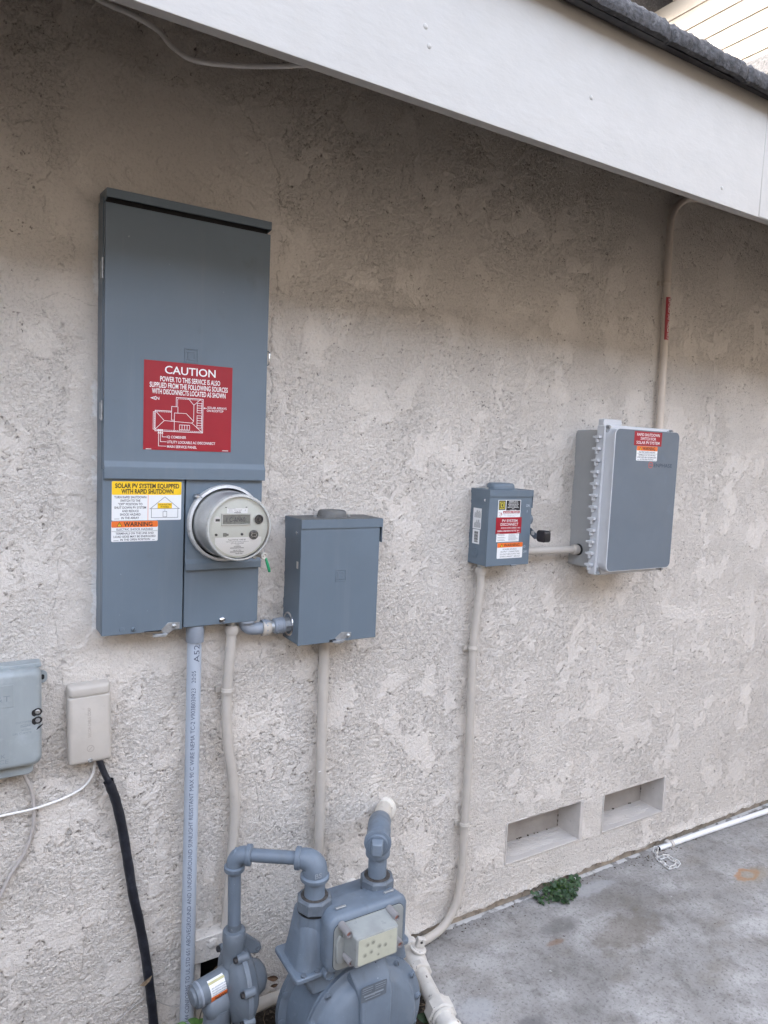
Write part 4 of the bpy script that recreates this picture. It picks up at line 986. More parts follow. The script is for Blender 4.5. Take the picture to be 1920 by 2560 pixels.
def build_disconnect():
    t = thing('disconnect_switch', 'small grey safety switch box with red and orange stickers and side lever', 'electrical box', (1.53, -0.045, 1.268))
    MB().box(1.4420, 1.6195, -0.0865, 0.008, 1.2690, 1.506).build('enclosure', 'steel_paint', t, bevel=0.0012)
    co = MB().box(1.4412, 1.6205, -0.0925, -0.0868, 1.2682, 1.502).build('cover', 'steel_paint', t, bevel=0.0015)
    h = MB().box(1.4405, 1.6225, -0.0945, 0.008, 1.5108, 1.5118); h.box(1.4405, 1.6225, -0.0958, -0.0946, 1.4905, 1.5117)
    side = [(0.008, 1.5107), (-0.0945, 1.5107), (-0.0945, 1.4535), (-0.074, 1.4535), (-0.070, 1.463), (-0.040, 1.4780), (-0.022, 1.4965), (0.008, 1.4965)]
    h.prism(side, 1.4405, 1.4413, 'yz'); h.prism(side, 1.6217, 1.6225, 'yz'); h.build('rain_hood', 'steel_paint', t, smooth=None)
    rr = []
    for (s, z) in ((1.12, 1.5119), (1.12, 1.5135), (1.0, 1.5142), (0.98, 1.522), (0.94, 1.5275), (0.85, 1.5310), (0.6, 1.5322)):
        rr.append([(1.5205 + 0.0480 * s * math.copysign(abs(math.cos(q)) ** .8, math.cos(q)), -0.050 + 0.034 * s * math.copysign(abs(math.sin(q)) ** .8, math.sin(q)), z) for q in [2 * math.pi * i / 40 for i in range(40)]])
    MB().ring_loft(rr).build('hub_cap', 'steel_paint', t)
    for x in (1.4650, 1.5790):
        MB().lathe((x, -0.05, 1.5119), (0, 0, 1), [(.0055, 0), (.0055, .002), (.0042, .0022), (.0042, .005), (0, .0052)], 6).build('hub_screw', 'galvanised', t)
    xs = 1.4403
    s = MB().lathe((xs, -0.0744, 1.4773), (-1, 0, 0), [(.0042, -.001), (.0042, .0015), (.003, .0025), (0, .0028)], 12); s.build('side_screw', 'chrome', t)
    a = MB().box(1.4414, 1.4419, -0.0575, -0.0165, 1.3828, 1.4492).build('specification_label', 'sign_white', t, smooth=None)
    m = MB()
    for i in range(2):
        for j in range(11):
            yb = -0.024 - 0.0029 * j; z0 = 1.386 + 0.032 * i
            m.box(1.44125, 1.4413, yb - .0010, yb, z0 + .001, z0 + .014 + .013 * R.random())
    sub(m.build('small_print', 'ink_grey', None, smooth=None), a)
    a = MB().box(1.4414, 1.4419, -0.0535, -0.0178, 1.3345, 1.3810).build('barcode_label', 'sign_white', t, smooth=None)
    m = MB(); z = 1.3395
    while z < 1.375:
        w = R.choice((.0006, .001, .0017)); m.box(1.44125, 1.4413, -0.046, -0.027, z, z + w); z += w + R.choice((.0006, .001))
    sub(m.build('barcode', 'ink_black', None, smooth=None), a)
    MB().lathe((1.4418, -0.0328, 1.3062), (-1, 0, 0), [(.0165, 0), (.0163, .0009), (.0155, .0009), (.0153, .0003), (.010, .0003), (.0098, .0009), (.009, .0009), (.0088, .0003), (0, .0003)], 32).build('knockout', 'steel_paint', t)
    # main sticker: black heading, danger band
    x0, x1, z0, z1 = 1.4783, 1.5724, 1.4235, 1.4800; y = -0.0927; W, H = x1 - x0, z1 - z0
    p = plate('switch_label', x0, x1, z0, z1, y, 0, 'sign_white', t, .0003); yy = y - .00035
    sub(MB().quad(x0 + W * .03, x0 + W * .325, z1 - H * .56, z1 - H * .03, yy).build('black_field', 'ink_black', None, smooth=None), p)
    sub(MB().quad(x0 + W * .355, x1 - W * .02, z1 - H * .60, z1 - H * .03, yy).build('black_field', 'ink_black', None, smooth=None), p)
    m = MB(); y2 = yy - .0001
    sq = [(x0 + W * .075, z1 - H * .49), (x0 + W * .275, z1 - H * .49), (x0 + W * .275, z1 - H * .12), (x0 + W * .075, z1 - H * .12)]
    m.stroke(sq, .0018, y2, True)
    m.stroke([(x0 + W * .125, z1 - H * .40), (x0 + W * .215, z1 - H * .40), (x0 + W * .225, z1 - H * .38), (x0 + W * .225, z1 - H * .23), (x0 + W * .215, z1 - H * .21), (x0 + W * .125, z1 - H * .21)], .0020, y2)
    m.stroke([(x0 + W * .142, z1 - H * .40), (x0 + W * .142, z1 - H * .21)], .0022, y2)
    sub(m.build('square_mark', 'sign_yellow_pale', None, smooth=None), p)
    lettering(p, 'ink_white', y2, [(r, x0 + W * .665, z1 - H * (.09 + .082 * i), H * .052, W * wv, .012) for i, (r, wv) in enumerate((('GENERAL DUTY', .40), ('SAFETY SWITCH', .42), ('INTERRUPTOR DE', .46), ('SEGURIDAD DE', .40), ('SERVICIO GENERAL', .50), ('30 A', .10), ('240 Vac 1Ph', .28)))])
    sub(MB().quad(x0 + W * .225, x1 - W * .03, z1 - H * .76, z1 - H * .63, yy).build('danger_band', 'sign_red', None, smooth=None), p)
    lettering(p, 'ink_white', y2, [('DANGER / PELIGRO', x0 + W * .63, z1 - H * .695, H * .07, W * .60, .014)],
              strokes=lambda m: m.add([(x0 + W * .25, y2, z1 - H * .735), (x0 + W * .30, y2, z1 - H * .735), (x0 + W * .275, y2, z1 - H * .655)], [(0, 1, 2)]))
    m = MB()
    for q in (((.04, .72), (.14, .74), (.20, .82)), ((.15, .70), (.17, .79)), ((.13, .78), (.05, .93)), ((.17, .80), (.12, .97)), ((.14, .74), (.17, .86))): m.stroke([(x0 + W * a, z1 - H * b) for a, b in q], .0011, yy)
    sub(m.build('shock_figure', 'sign_red', None, smooth=None), p)
    lettering(p, 'ink_grey', yy, [('HAZARD OF ELECTRIC SHOCK, EXPLOSION OR ARC FLASH', x0 + W * .6, z1 - H * .80, H * .028, W * .72), ('PELIGRO DE DESCARGA ELECTRICA, EXPLOSION', x0 + W * .6, z1 - H * .865, H * .028, W * .62), ('O DESTELLO POR ARQUEO', x0 + W * .6, z1 - H * .92, H * .028, W * .34)])
    # instruction sheet below
    x0, x1, z0, z1 = 1.4780, 1.5722, 1.3457, 1.3735; W, H = x1 - x0, z1 - z0
    p = plate('instruction_label', x0, x1, z0, z1, y, 0, 'sign_white', t, .0003)
    m = MB()
    for c0 in (.05, .53):
        for i in range(8):
            if i in (2, 5) and c0 < .1: continue
            m.stroke([(x0 + W * c0, z1 - H * (.15 + .1 * i)), (x0 + W * (c0 + .25 + .18 * R.random()), z1 - H * (.15 + .1 * i))], .0008, yy)
    sub(m.build('small_print', 'ink_blue_grey', None, smooth=None), p)
    # red disconnect sign
    x0, x1, z0, z1 = 1.4732, 1.5790, 1.3718, 1.4244; y = -0.0932; W, H = x1 - x0, z1 - z0
    p = plate('disconnect_sign', x0, x1, z0, z1, y, 0, 'sign_red', t, .0007, 'red sign reading PV SYSTEM DISCONNECT'); yy = y - .00085
    lettering(p, 'ink_white', yy, [('PV SYSTEM', x0 + W * .53, z1 - H * .21, H * .165, W * .60, .004), ('DISCONNECT', x0 + W * .52, z1 - H * .43, H * .165, W * .69, .004), ('RATED AC OUTPUT CURRENT  16.0 A', x0 + W * .58, z1 - H * .645, H * .095, W * .75, .006), ('NOMINAL OPERATING AC VOLTAGE  240 V', x0 + W * .50, z1 - H * .83, H * .095, W * .86, .006)],
              strokes=lambda m: (m.stroke([(x0 + W * .05, z0 + H * .045), (x0 + W * .15, z0 + H * .045)], .0008, yy), m.stroke([(x1 - W * .16, z0 + H * .06), (x1 - W * .05, z0 + H * .06)], .0008, yy)))
    # orange warning
    x0, x1, z0, z1 = 1.4838, 1.5902, 1.2920, 1.3425; y = -0.0928; W, H = x1 - x0, z1 - z0
    p = plate('relocation_sticker', x0, x1, z0, z1, y, .003, 'sign_white', t, .0003, 'orange and white warning sticker about the overcurrent device')
    sub(plate('orange_band', x0 + .0002, x1 - .0002, z1 - H * .30, z1 - .0002, y - .00032, .0028, 'sign_orange', None, .0001), p); yy = y - .0005
    triangle_sign(p, x0 + W * .17, z1 - H * .155, H * .22, yy)
    lettering(p, 'ink_black', yy, [('WARNING', x0 + W * .56, z1 - H * .155, H * .185, W * .62, .012)])
    lettering(p, 'ink_grey', yy, [('POWER SOURCE', x0 + W * .49, z1 - H * .42, H * .095, W * .54), ('OUTPUT CONNECTION', x0 + W * .50, z1 - H * .575, H * .095, W * .73), ('DO NOT RELOCATE THIS', x0 + W * .51, z1 - H * .73, H * .095, W * .78), ('OVERCURRENT  DEVICE', x0 + W * .51, z1 - H * .885, H * .095, W * .78)])
    # stamped ON / OFF
    m = MB(); m.text('ON', 1.6030, 1.4615, .0085, .014, -0.0928, .01); m.text('I', 1.6015, 1.4430, .008, .0015, -0.0928, .01); m.text('O', 1.5985, 1.3275, .008, .008, -0.0928, .01); m.text('OFF', 1.6010, 1.3105, .0075, .017, -0.0928, .01)
    sub(m.build('stamped_letters', 'steel_light', None, smooth=None), co)
    MB().box(1.545, 1.566, -0.0955, -0.0875, 1.2655, 1.2700).build('cover_latch', 'worn_steel', t, bevel=.0006)
    # lever on the right-hand side
    MB().lathe((1.6200, -0.075, 1.4145), (1, 0, 0), [(.0175, -.002), (.0175, .010), (.014, .013), (0, .0135)], 28).build('lever_stop', 'gas_dark', t)
    lv = MB()
    lv.prism([(-0.040, 1.372), (-0.078, 1.3655), (-0.100, 1.352), (-0.125, 1.3565), (-0.125, 1.3720), (-0.104, 1.372), (-0.082, 1.386), (-0.046, 1.392)], 1.6320, 1.6352, 'yz')
    lv.cyl((1.6185, -0.050, 1.380), (1.6350, -0.050, 1.380), .012)
    lo = lv.build('lever', 'gas_dark', t, bevel=.0006)
    g = MB().prism(rrect(-0.158, -0.118, 1.347, 1.385, .009), 1.6240, 1.6500, 'yz'); sub(g.build('grip', 'black_plastic', None, bevel=.003), lo)
    sub(MB().prism(rrect(-0.100, -0.086, 1.364, 1.378, .004), 1.6312, 1.6319, 'yz').build('padlock_tag', 'old_white', None), lo)
plain('sign_yellow_pale', (0.80, 0.68, 0.08), 0.45)
plain('steel_light', (0.42, 0.48, 0.54), 0.4)
build_disconnect()

def build_combiner():
    t = thing('combiner_box', 'large grey plastic solar combiner box with rows of hinge clips', 'electrical box', (2.04, -0.06, 1.24))
    MB().prism(rrect(1.8965, 2.198, 1.2400, 1.7205, .012), 0.006, -0.1145).build('back_box', 'combiner_plastic', t, bevel=.002)
    f = MB().prism(rrect(1.8735, 2.2165, 1.2260, 1.7370, .008), -0.1150, -0.1490)
    f.prism(rrect(1.8760, 1.9650, 1.7300, 1.7570, .007), -0.1160, -0.1400)
    fo = f.build('lid_frame', 'combiner_lid', t, bevel=.0025)
    MB().prism(rrect(1.8790, 2.2110, 1.2320, 1.7310, .008), -0.1146, -0.1149).build('lid_seal', 'dark_gap', t, smooth=None)
    e_ = MB().box(1.8715, 1.8734, -0.1490, -0.1440, 1.2330, 1.7290).build('frame_lip', 'combiner_lid', t, bevel=.0006)
    # raised lid: soft-sided dish with cut corners
    def octo(x0, x1, z0, z1, c, n=4):
        return rrect(x0, x1, z0, z1, c, n)
    rings = []
    for (ins, c, y) in ((0.0055, .030, -0.1480), (0.0065, .034, -0.1560), (0.0075, .030, -0.1720), (0.0070, .024, -0.1840), (0.0060, .020, -0.1880), (0.0072, .0195, -0.1893)):
        rings.append([(p[0], y, p[1]) for p in rrect(1.8735 + ins, 2.2165 - ins, 1.2400 + ins * .6, 1.7300 - ins * .8, c, 6)])
    MB().ring_loft(rings).build('raised_lid', 'combiner_lid', t)
    MB().prism(rrect(1.8830, 2.2080, 1.2460, 1.7245, .019, 6), -0.1894, -0.1899).build('face_plate', 'combiner_face', t)
    for (x, z) in ((1.8835, 1.7300), (2.2060, 1.7280), (1.8835, 1.2345), (2.2060, 1.2335)):
        s = MB().lathe((x, -0.1485, z), (0, -1, 0), [(.0065, -.001), (.0065, .010), (.0045, .0135), (0, .0135)], 16)
        sg = 1 if x < 2 else -1
        sz = -1 if z > 1.5 else 1
        s.prism([(x - .003 * sg, z - .003 * sz), (x + .016 * sg, z - .002 * sz), (x + .005 * sg, z + .020 * sz), (x - .004 * sg, z + .018 * sz)], -0.1495, -0.1530)
        s.build('corner_clip', 'worn_steel', t)
    # hinge clips along the left edge: one built, the rest copied
    h = MB()
    h.box(1.8590, 1.8733, -0.1400, -0.1190, 0.0, 0.0100); h.box(1.8620, 1.8725, -0.1300, -0.1240, -0.0130, -0.0005); h.box(1.8590, 1.8955, -0.1185, -0.1110, 0.0015, 0.0085); h.box(1.8590, 1.8620, -0.1300, -0.1240, -0.0130, -0.0005)
    first = h.build('hinge_clip', 'combiner_lid', None, bevel=.0012)
    for i in range(12):
        o = first if i == 0 else first.copy()
        if i: COL.objects.link(o)
        put(o, t); o.location = (0, 0, 1.6905 - 0.03955 * i)
    # stickers and mark on the face
    y = -0.1900
    x0, x1, z0, z1 = 1.9732, 2.1138, 1.6727, 1.7206; W, H = x1 - x0, z1 - z0
    p = plate('shutdown_sign', x0, x1, z0, z1, y, .002, 'sign_red', t, .0004, 'red sticker reading RAPID SHUTDOWN SWITCH FOR SOLAR PV SYSTEM'); yy = y - .00055
    lettering(p, 'ink_white', yy, [('RAPID SHUTDOWN', x0 + W * .50, z1 - H * .22, H * .20, W * .82, .004), ('SWITCH FOR', x0 + W * .50, z1 - H * .50, H * .20, W * .56, .004), ('SOLAR PV SYSTEM', x0 + W * .50, z1 - H * .78, H * .20, W * .84, .004)])
    warning_shock(t, 1.9888, 2.0955, 1.6215, 1.6712, -0.1900, label='small orange and white warning sticker under the red one')
    m = MB(); cx, cz = 2.0650, 1.6078
    for a0, a1 in ((20, 160), (200, 340)):
        m.stroke([(cx + .0105 * math.cos(math.radians(a0 + (a1 - a0) * i / 12)), cz + .0098 * math.sin(math.radians(a0 + (a1 - a0) * i / 12))) for i in range(13)], .0017, y - .0002)
    m.stroke([(cx - .0115, cz), (cx + .0115, cz)], .0020, y - .0003)
    m.build('ring_mark', 'ink_orange', t, smooth=None)
    MB().text('ENPHASE', 2.1305, 1.6072, .0125, .096, y - .0002, .004).build('maker_lettering', 'ink_blue_grey', t, smooth=None)
build_combiner()

# ------------------------------------------------------------------ conduits
def strap(mb_parent, x, z, y, r, mat='beige_paint', dx=0.0, wdt=0.016):
    d = Vector((dx, 0, -1)).normalized()
    c = Vector((x, y, z))
    m = MB().lathe(c - d * wdt / 2, d, [(r + .0005, 0), (r + .0028, .0005), (r + .003, wdt * .3), (r + .0045, wdt * .5), (r + .003, wdt * .7), (r + .0028, wdt - .0005), (r + .0005, wdt)], 26)
    m.box(x - r - .012, x - r + .004, -0.012, -0.001, z - wdt / 2, z + wdt / 2)
    return m.build('strap', mat, mb_parent)
def connector(parent, x, y, ztop, r, mat='beige_paint', h=0.024):
    m = MB().lathe((x, y, ztop), (0, 0, -1), [(r * 1.28, 0), (r * 1.36, .002), (r * 1.36, h * .7), (r * 1.25, h * .85), (r * 1.22, h)], 8 if False else 24)
    o = m.build('connector', mat, parent)
    g = MB().lathe((x, y, ztop + .014), (0, 0, -1), [(r * 1.02, 0), (r * 1.02, .015)], 20); g.build('locknut', 'galvanised', parent)
    return o
plain('beige_paint_lit', (0.66, 0.59, 0.52), 0.5, var=0.03, vscale=25)  # beige paint lightened to imitate more light on the conduit under the eave
def build_conduits():
    r = 0.0128
    # upper conduit, eave to combiner box
    t = thing('upper_conduit', 'beige conduit rising from the combiner box and bending along under the eave', 'conduit', (2.3085, -0.025, 1.72))
    pts = spline([(4.2, -0.028, 2.619), (3.4, -0.028, 2.619), (2.8624, -0.026, 2.6185), (2.6048, -0.025, 2.6180), (2.4645, -0.025, 2.6172), (2.398, -0.025, 2.6098), (2.3483, -0.025, 2.5927), (2.3080, -0.025, 2.5600), (2.2880, -0.025, 2.5200), (2.2830, -0.025, 2.4700), (2.2870, -0.025, 2.33), (2.2895, -0.025, 2.2798), (2.2990, -0.025, 2.0717), (2.3085, -0.025, 1.7583), (2.3100, -0.026, 1.60)], 6)
    MB().tube(pts, 0.0133, 20).build('pipe', 'beige_paint_lit', t)
    strap(t, 2.2885, 2.2810, -0.025, 0.0133, 'beige_paint_lit')
    # red label wrapped round the front right of the pipe
    lab = MB(); rings = []
    a0, a1 = math.radians(-148), math.radians(-15)
    def cyl_pt(a, z, rr):
        xc = 2.2918 + (2.2295 - z) * 0.0405
        return (xc + rr * math.cos(a), -0.025 + rr * math.sin(a), z)
    for z in (2.2295, 2.0745):
        rings.append([cyl_pt(a0 + (a1 - a0) * i / 14, z, 0.0139) for i in range(15)])
    lab.ring_loft(rings, caps=False, closed=False)
    lo = lab.build('caution_label', 'sign_red', t); lo['label'] = 'red label with white vertical lettering wrapped on the conduit'
    vs, fs = fine_glyphs('CAUTION: DC CIRCUIT', 0.012)
    xs = [v[0] for v in vs]; L = max(xs) - min(xs); tx = MB(); q = []
    for (u, v) in vs:
        zz = 2.0775 + (u - min(xs)) / L * 0.148; aa = math.radians(-84) - (v - 0.35) / 0.7 * 0.011 / 0.0139 * -1 * -1
        q.append(cyl_pt(aa, zz, 0.01415))
    tx.add(q, fs); sub(tx.build('lettering', 'ink_white', None, smooth=None), lo)
    # disconnect to ground
    t = thing('long_conduit', 'long beige conduit dropping from the safety switch and sweeping left along the slab', 'conduit', (1.4655, -0.03, 0.0))
    pts = spline([(1.4700, -0.036, 1.262), (1.4700, -0.036, 1.238), (1.4720, -0.034, 1.1856), (1.4690, -0.030, 1.1237), (1.4650, -0.028, 1.0615), (1.4628, -0.026, 0.9862), (1.4640, -0.026, 0.90), (1.4690, -0.026, 0.60), (1.4690, -0.026, 0.4842), (1.4662, -0.026, 0.3775), (1.4660, -0.027, 0.2502), (1.4547, -0.029, 0.1400), (1.4280, -0.031, 0.0750), (1.3780, -0.033, 0.0345), (1.3000, -0.036, 0.0165), (1.20, -0.045, -0.010)], 6)
    MB().tube(pts, 0.0135, 20).build('pipe', 'beige_paint', t)
    connector(t, 1.4700, -0.036, 1.2560, 0.0135)
    strap(t, 1.4630, 0.9862, -0.026, 0.0135); strap(t, 1.4664, 0.3800, -0.027, 0.0135)
    # pull box to ground
    t = thing('straight_conduit', 'straight beige conduit running down from the pull box behind the gas meter', 'conduit', (0.919, -0.03, 0.0))
    MB().tube([(0.9129, -0.034, 1.075), (0.9137, -0.032, 1.025), (0.9150, -0.030, 0.90), (0.9213, -0.028, 0.4608), (0.926, -0.028, -0.05)], 0.0148, 20).build('pipe', 'beige_paint', t)
    MB().lathe((0.9130, -0.034, 1.0884), (0, 0, -1), [(.018, 0), (.0185, .006), (.0155, .009)], 20).build('connector', 'galvanised', t)
    MB().box(0.9035, 0.9120, -0.0437, -0.0430, 0.6850, 0.6880).build('paint_mark', 'trim_white', t, smooth=None)
    # under the meter panel
    t = thing('bent_conduit', 'beige conduit with a gentle kink dropping from the meter panel beside the grey pipe', 'conduit', (0.66, -0.03, 0.0))
    pts = spline([(0.6352, -0.036, 1.152), (0.6345, -0.036, 1.1225), (0.6330, -0.035, 1.0769), (0.6295, -0.033, 1.0112), (0.6285, -0.030, 0.9639), (0.6285, -0.029, 0.8913), (0.6370, -0.028, 0.80), (0.6500, -0.027, 0.7203), (0.6588, -0.026, 0.64), (0.6580, -0.026, 0.56), (0.6535, -0.026, 0.4877), (0.6443, -0.026, 0.3328), (0.6385, -0.026, 0.2547), (0.633, -0.027, 0.10), (0.630, -0.027, -0.05)], 6)
    MB().tube(pts, 0.0135, 20).build('pipe', 'beige_paint', t)
    connector(t, 0.6352, -0.036, 1.1440, 0.0135)
    strap(t, 0.6285, 0.9639, -0.030, 0.0135)
    # disconnect to combiner
    t = thing('short_conduit', 'short horizontal beige conduit between the safety switch and the combiner box', 'conduit', (1.75, -0.045, 1.302))
    MB().tube([(1.618, -0.046, 1.3030), (1.70, -0.046, 1.3025), (1.80, -0.046, 1.3012), (1.888, -0.0465, 1.3000)], 0.0128, 20).build('pipe', 'beige_paint', t)
    MB().lathe((1.866, -0.0465, 1.3003), (1, 0, 0), [(.0150, 0), (.0172, .002), (.0178, .005), (.0178, .020), (.0168, .024)], 24).build('connector', 'beige_paint', t)
    MB().lathe((1.8895, -0.0465, 1.3000), (1, 0, 0), [(.0185, 0), (.0195, .0015), (.0195, .004), (.0205, .005), (.0205, .0066)], 24).build('locknut', 'black_plastic', t)
    # grey printed pipe
    t = thing('printed_pipe', 'pale grey plastic pipe with black print running from the service panel to the ground', 'conduit', (0.531, -0.045, 0.0))
    MB().tube([(0.5330, -0.045, 1.13), (0.5322, -0.045, 0.7), (0.5308, -0.045, 0.06), (0.5306, -0.045, -0.06)], 0.0182, 32).build('pipe', 'pvc_grey', t)
    MB().lathe((0.5340, -0.045, 1.1565), (0, 0, -1), [(.0225, 0), (.0232, .003), (.0228, .042), (.0222, .0445), (.0182, .0447)], 32).build('coupling', 'pvc_fitting', t)
    txt = '7144 CONFORMS TO UL STD 651 ABOVEGROUND AND UNDERGROUND SUNLIGHT RESISTANT MAX 90 C WIRE NEMA TC-2 V903B030923   20:05'
    vs, fs = fine_glyphs(txt, -0.002); xs = [v[0] for v in vs]; L = max(xs) - min(xs); x0 = min(xs)
    def on_pipe(u, v, hgt, zz0, zz1, ac):
        z = zz0 + (u - x0) / L * (zz1 - zz0)
        a = math.radians(ac) - (0.35 - v) / 0.7 * hgt / 0.0184 * -1
        xc = 0.5308 + (z - 0.06) * 0.0021
        return (xc + 0.01835 * math.cos(a), -0.045 + 0.01835 * math.sin(a), z)
    m = MB(); m.add([on_pipe(u, v, .0108, 0.068, 1.040, -106) for u, v in vs], fs)
    vs, fs = fine_glyphs('A52', 0.0); xs = [v[0] for v in vs]; L = max(xs) - min(xs); x0 = min(xs)
    m.add([on_pipe(u, v, .0150, 1.062, 1.108, -86) for u, v in vs], fs)
    m.build('printed_text', 'ink_pipe', t, smooth=None)
    # liquid-tight elbow
    t = thing('elbow_fitting', 'grey plastic elbow fitting joining the service panel to the pull box', 'pipe fitting', (0.70, -0.045, 1.13))
    MB().lathe((0.6690, -0.045, 1.1574), (0, 0, -1), [(.026, 0), (.0265, .002), (.0265, .005), (.020, .0065), (.020, .010)], 32).build('flange', 'pvc_fitting', t)
    MB().tube(spline([(0.6690, -0.045, 1.150), (0.6710, -0.045, 1.1410), (0.6800, -0.045, 1.1330), (0.6950, -0.045, 1.1300), (0.7180, -0.045, 1.1300)], 6), [.0165] * 25, 24).build('bend', 'pvc_fitting', t)
    MB().lathe((0.7145, -0.045, 1.1302), (1, 0, 0), [(.0130, 0), (.0215, .0005), (.0222, .003), (.0222, .006), (.0212, .0065), (.0215, .009), (.0210, .020), (.0170, .0255)], 32).build('union_nut', 'pvc_patched', t)
    MB().lathe((0.738, -0.044, 1.1312), (1, 0, 0), [(.0150, 0), (.0150, .012)], 28).build('nipple', 'worn_steel', t)
    MB().lathe((0.7485, -0.043, 1.1318), (1, 0, 0), [(.0165, 0), (.0205, .003), (.0215, .008), (.0215, .022), (.0222, .0225), (.0222, .030), (.0205, .031)], 32).build('coupling', 'pvc_fitting', t)
    MB().lathe((0.7795, -0.042, 1.1320), (1, 0, 0), [(.0200, 0), (.0200, .0168)], 8).build('locknut', 'worn_steel', t)
    g = MB()
    for a in range(0, 360, 36):
        q = math.radians(a + 10)
        for xx, rr in ((0.7255, .0213), (0.7590, .0216)):
            c = Vector((xx, -0.0445 + rr * math.cos(q), 1.1308 + rr * math.sin(q)))
            g.lathe(c, (0, math.cos(q), math.sin(q)), [(.0026, -.001), (.0022, .0008), (0, .001)], 8)
    g.build('grip_ribs', 'pvc_fitting', t)
plain('ink_pipe', (0.07, 0.08, 0.13), 0.6)
build_conduits()

# ================================================================== TELEPHONE BOXES AND CABLES
def build_phone():
    t = thing('network_box', 'weathered grey-blue plastic telephone network box at the left edge', 'telephone box', (0.06, -0.03, 0.87))
    x0, x1, z0, z1 = -0.075, 0.1758, 0.8640, 1.0930
    b = MB().prism(rrect(x0 + .004, x1 - .004, z0 + .004, z1 - .002, .016, 6), 0.004, -0.030); b.build('back_shell', 'phone_plastic', t, bevel=.002)
    rings = []
    for ins, y in ((0.0, -0.0305), (0.0, -0.050), (0.0015, -0.060), (0.005, -0.0670), (0.010, -0.0700), (0.014, -0.0705)):
        rings.append([(p[0], y, p[1]) for p in rrect(x0 + ins, x1 - ins, z0 + ins, z1 - ins, .018, 6)])
    co = MB().ring_loft(rings).build('cover', 'phone_plastic', t, smooth=50)
    lip = MB().prism(rrect(x0 - .001, x1 + .001, z1 - .0045, z1 + .006, .004, 4), -0.003, -0.040); lip.build('top_lip', 'phone_plastic', t, bevel=.0015)
    ft = MB().prism([(x0 + .02, z0 + .001), (0.160, z0 + .001), (0.158, z0 - .020), (0.150, z0 - .026), (x0 + .02, z0 - .026)], -0.006, -0.048); ft.build('cable_skirt', 'phone_plastic', t, bevel=.003)
    ear = MB().prism(rrect(0.165, 0.1925, 1.040, 1.070, .011, 6), -0.004, -0.009); eo = ear.build('mounting_ear', 'phone_plastic', t, bevel=.001)
    sub(MB().prism(rrect(0.178, 0.1860, 1.0485, 1.0610, .0038), -0.0091, -0.0096).build('ear_slot', 'dark_gap', None, smooth=None), eo)
    for (x, z, bolt) in ((0.1655, 0.9935, True), (0.1658, 0.9738, False)):
        h = MB()
        pts = [(x + .0098 * math.cos(q) * (1.25 if 2.4 < q < 5.2 else 1), z + .0085 * math.sin(q) - (.003 if 3.0 < q < 4.4 else 0)) for q in [2 * math.pi * i / 24 for i in range(24)]]
        h.prism(pts, -0.0700, -0.0711); ho = h.build('bolt_recess', 'black_plastic', t)
        m = MB().lathe((x, -0.0711, z), (0, -1, 0), [(.0055, -.001), (.0055, .0012), (.0042, .002), (.0022, .002), (.0020, .0008), (0, .0008)] if bolt else [(.0052, -.001), (.0050, .0012), (0, .0014)], 18)
        sub(m.build('bolt', 'galvanised' if bolt else 'worn_steel', None), ho)
    MB().prism([(0.164, 0.9515), (0.169, 0.9545), (0.1765, 0.9615), (0.1765, 0.9635), (0.166, 0.9570), (0.163, 0.9520)], -0.0690, -0.0712).build('finger_notch', 'black_plastic', t)
    panel = MB().prism(rrect(-0.02, 0.1178, 1.0125, 1.0640, .002, 3), -0.0700, -0.0713).build('raised_panel', 'phone_plastic', t, bevel=.0006)
    m = MB(); m.text('AT&T', 0.079, 1.0335, .0135, .062, -0.0715, -.012); sub(m.build('lettering', 'phone_letter', None, smooth=None), panel)
    m = MB(); yy = -0.0707
    m.text('NETWORK', 0.062, 0.9005, .0095, .076, yy, -.01); m.text('INTERFACE', 0.064, 0.8875, .0095, .084, yy, -.01); m.text('DEVICE', 0.060, 0.8765, .0090, .054, yy, -.01)
    for i, (s, xx, w) in enumerate((('CUSTOMER', .137, .032), ('ACCESS', .141, .022), ('ACCESO', .142, .020), ('DEL CLIENTE', .134, .038))):
        m.text(s, xx, .9735 - .0075 * i - (.003 if i > 1 else 0), .0045, w, yy, -.008)
    m.stroke([(.131, .9625), (.150, .9637)], .0008, yy)
    m.build('moulded_lettering', 'phone_letter', t, smooth=None)
    t = thing('cable_box', 'beige painted telephone cable box with a black cable leaving its foot', 'telephone box', (0.283, -0.02, 0.838))
    # slightly crooked on the wall
    ang = math.radians(-0.9); Mr = Matrix.Translation((0.283, 0, 0.934)) @ Matrix.Rotation(ang, 4, 'Y')
    def rot(mb): mb.v = [tuple(Mr @ Vector(p)) for p in mb.v]; return mb
    b = rot(MB().prism(rrect(-.0470, .0470, -.0940, .0940, .006), 0.004, -0.012)); b.build('base', 'beige_paint', t)
    rings = []
    for ins, y in ((0.0, -0.0125), (0.0, -0.036), (0.001, -0.0405), (0.004, -0.0440), (0.008, -0.0450)):
        rings.append([(p[0], y, p[1]) for p in rrect(-.0490 + ins, .0490 - ins, -.0975 + ins, .0700 - ins * .3, .006, 5)])
    cv = rot(MB().ring_loft(rings)).build('cover', 'beige_paint', t, smooth=50)
    rings = []
    for ins, y in ((0.0, -0.0125), (0.0, -0.030), (0.002, -0.0365), (0.006, -0.0410), (0.010, -0.0425)):
        rings.append([(p[0], y, p[1]) for p in rrect(-.0482 + ins, .0482 - ins, .0708, .0970 - ins, .006, 5)])
    rot(MB().ring_loft(rings)).build('top_cap', 'beige_paint', t, smooth=50)
    m = MB()
    Mt = Mr @ Matrix.Translation((-.002, -.0453, .005)) @ Matrix.Rotation(math.radians(-90), 4, 'Y')
    m.text('SIECOR CABLE CORP', 0, 0, .0072, .074, 0, -.006, M=Mt)
    sub(m.build('moulded_lettering', 'beige_letter', None, smooth=None), cv)
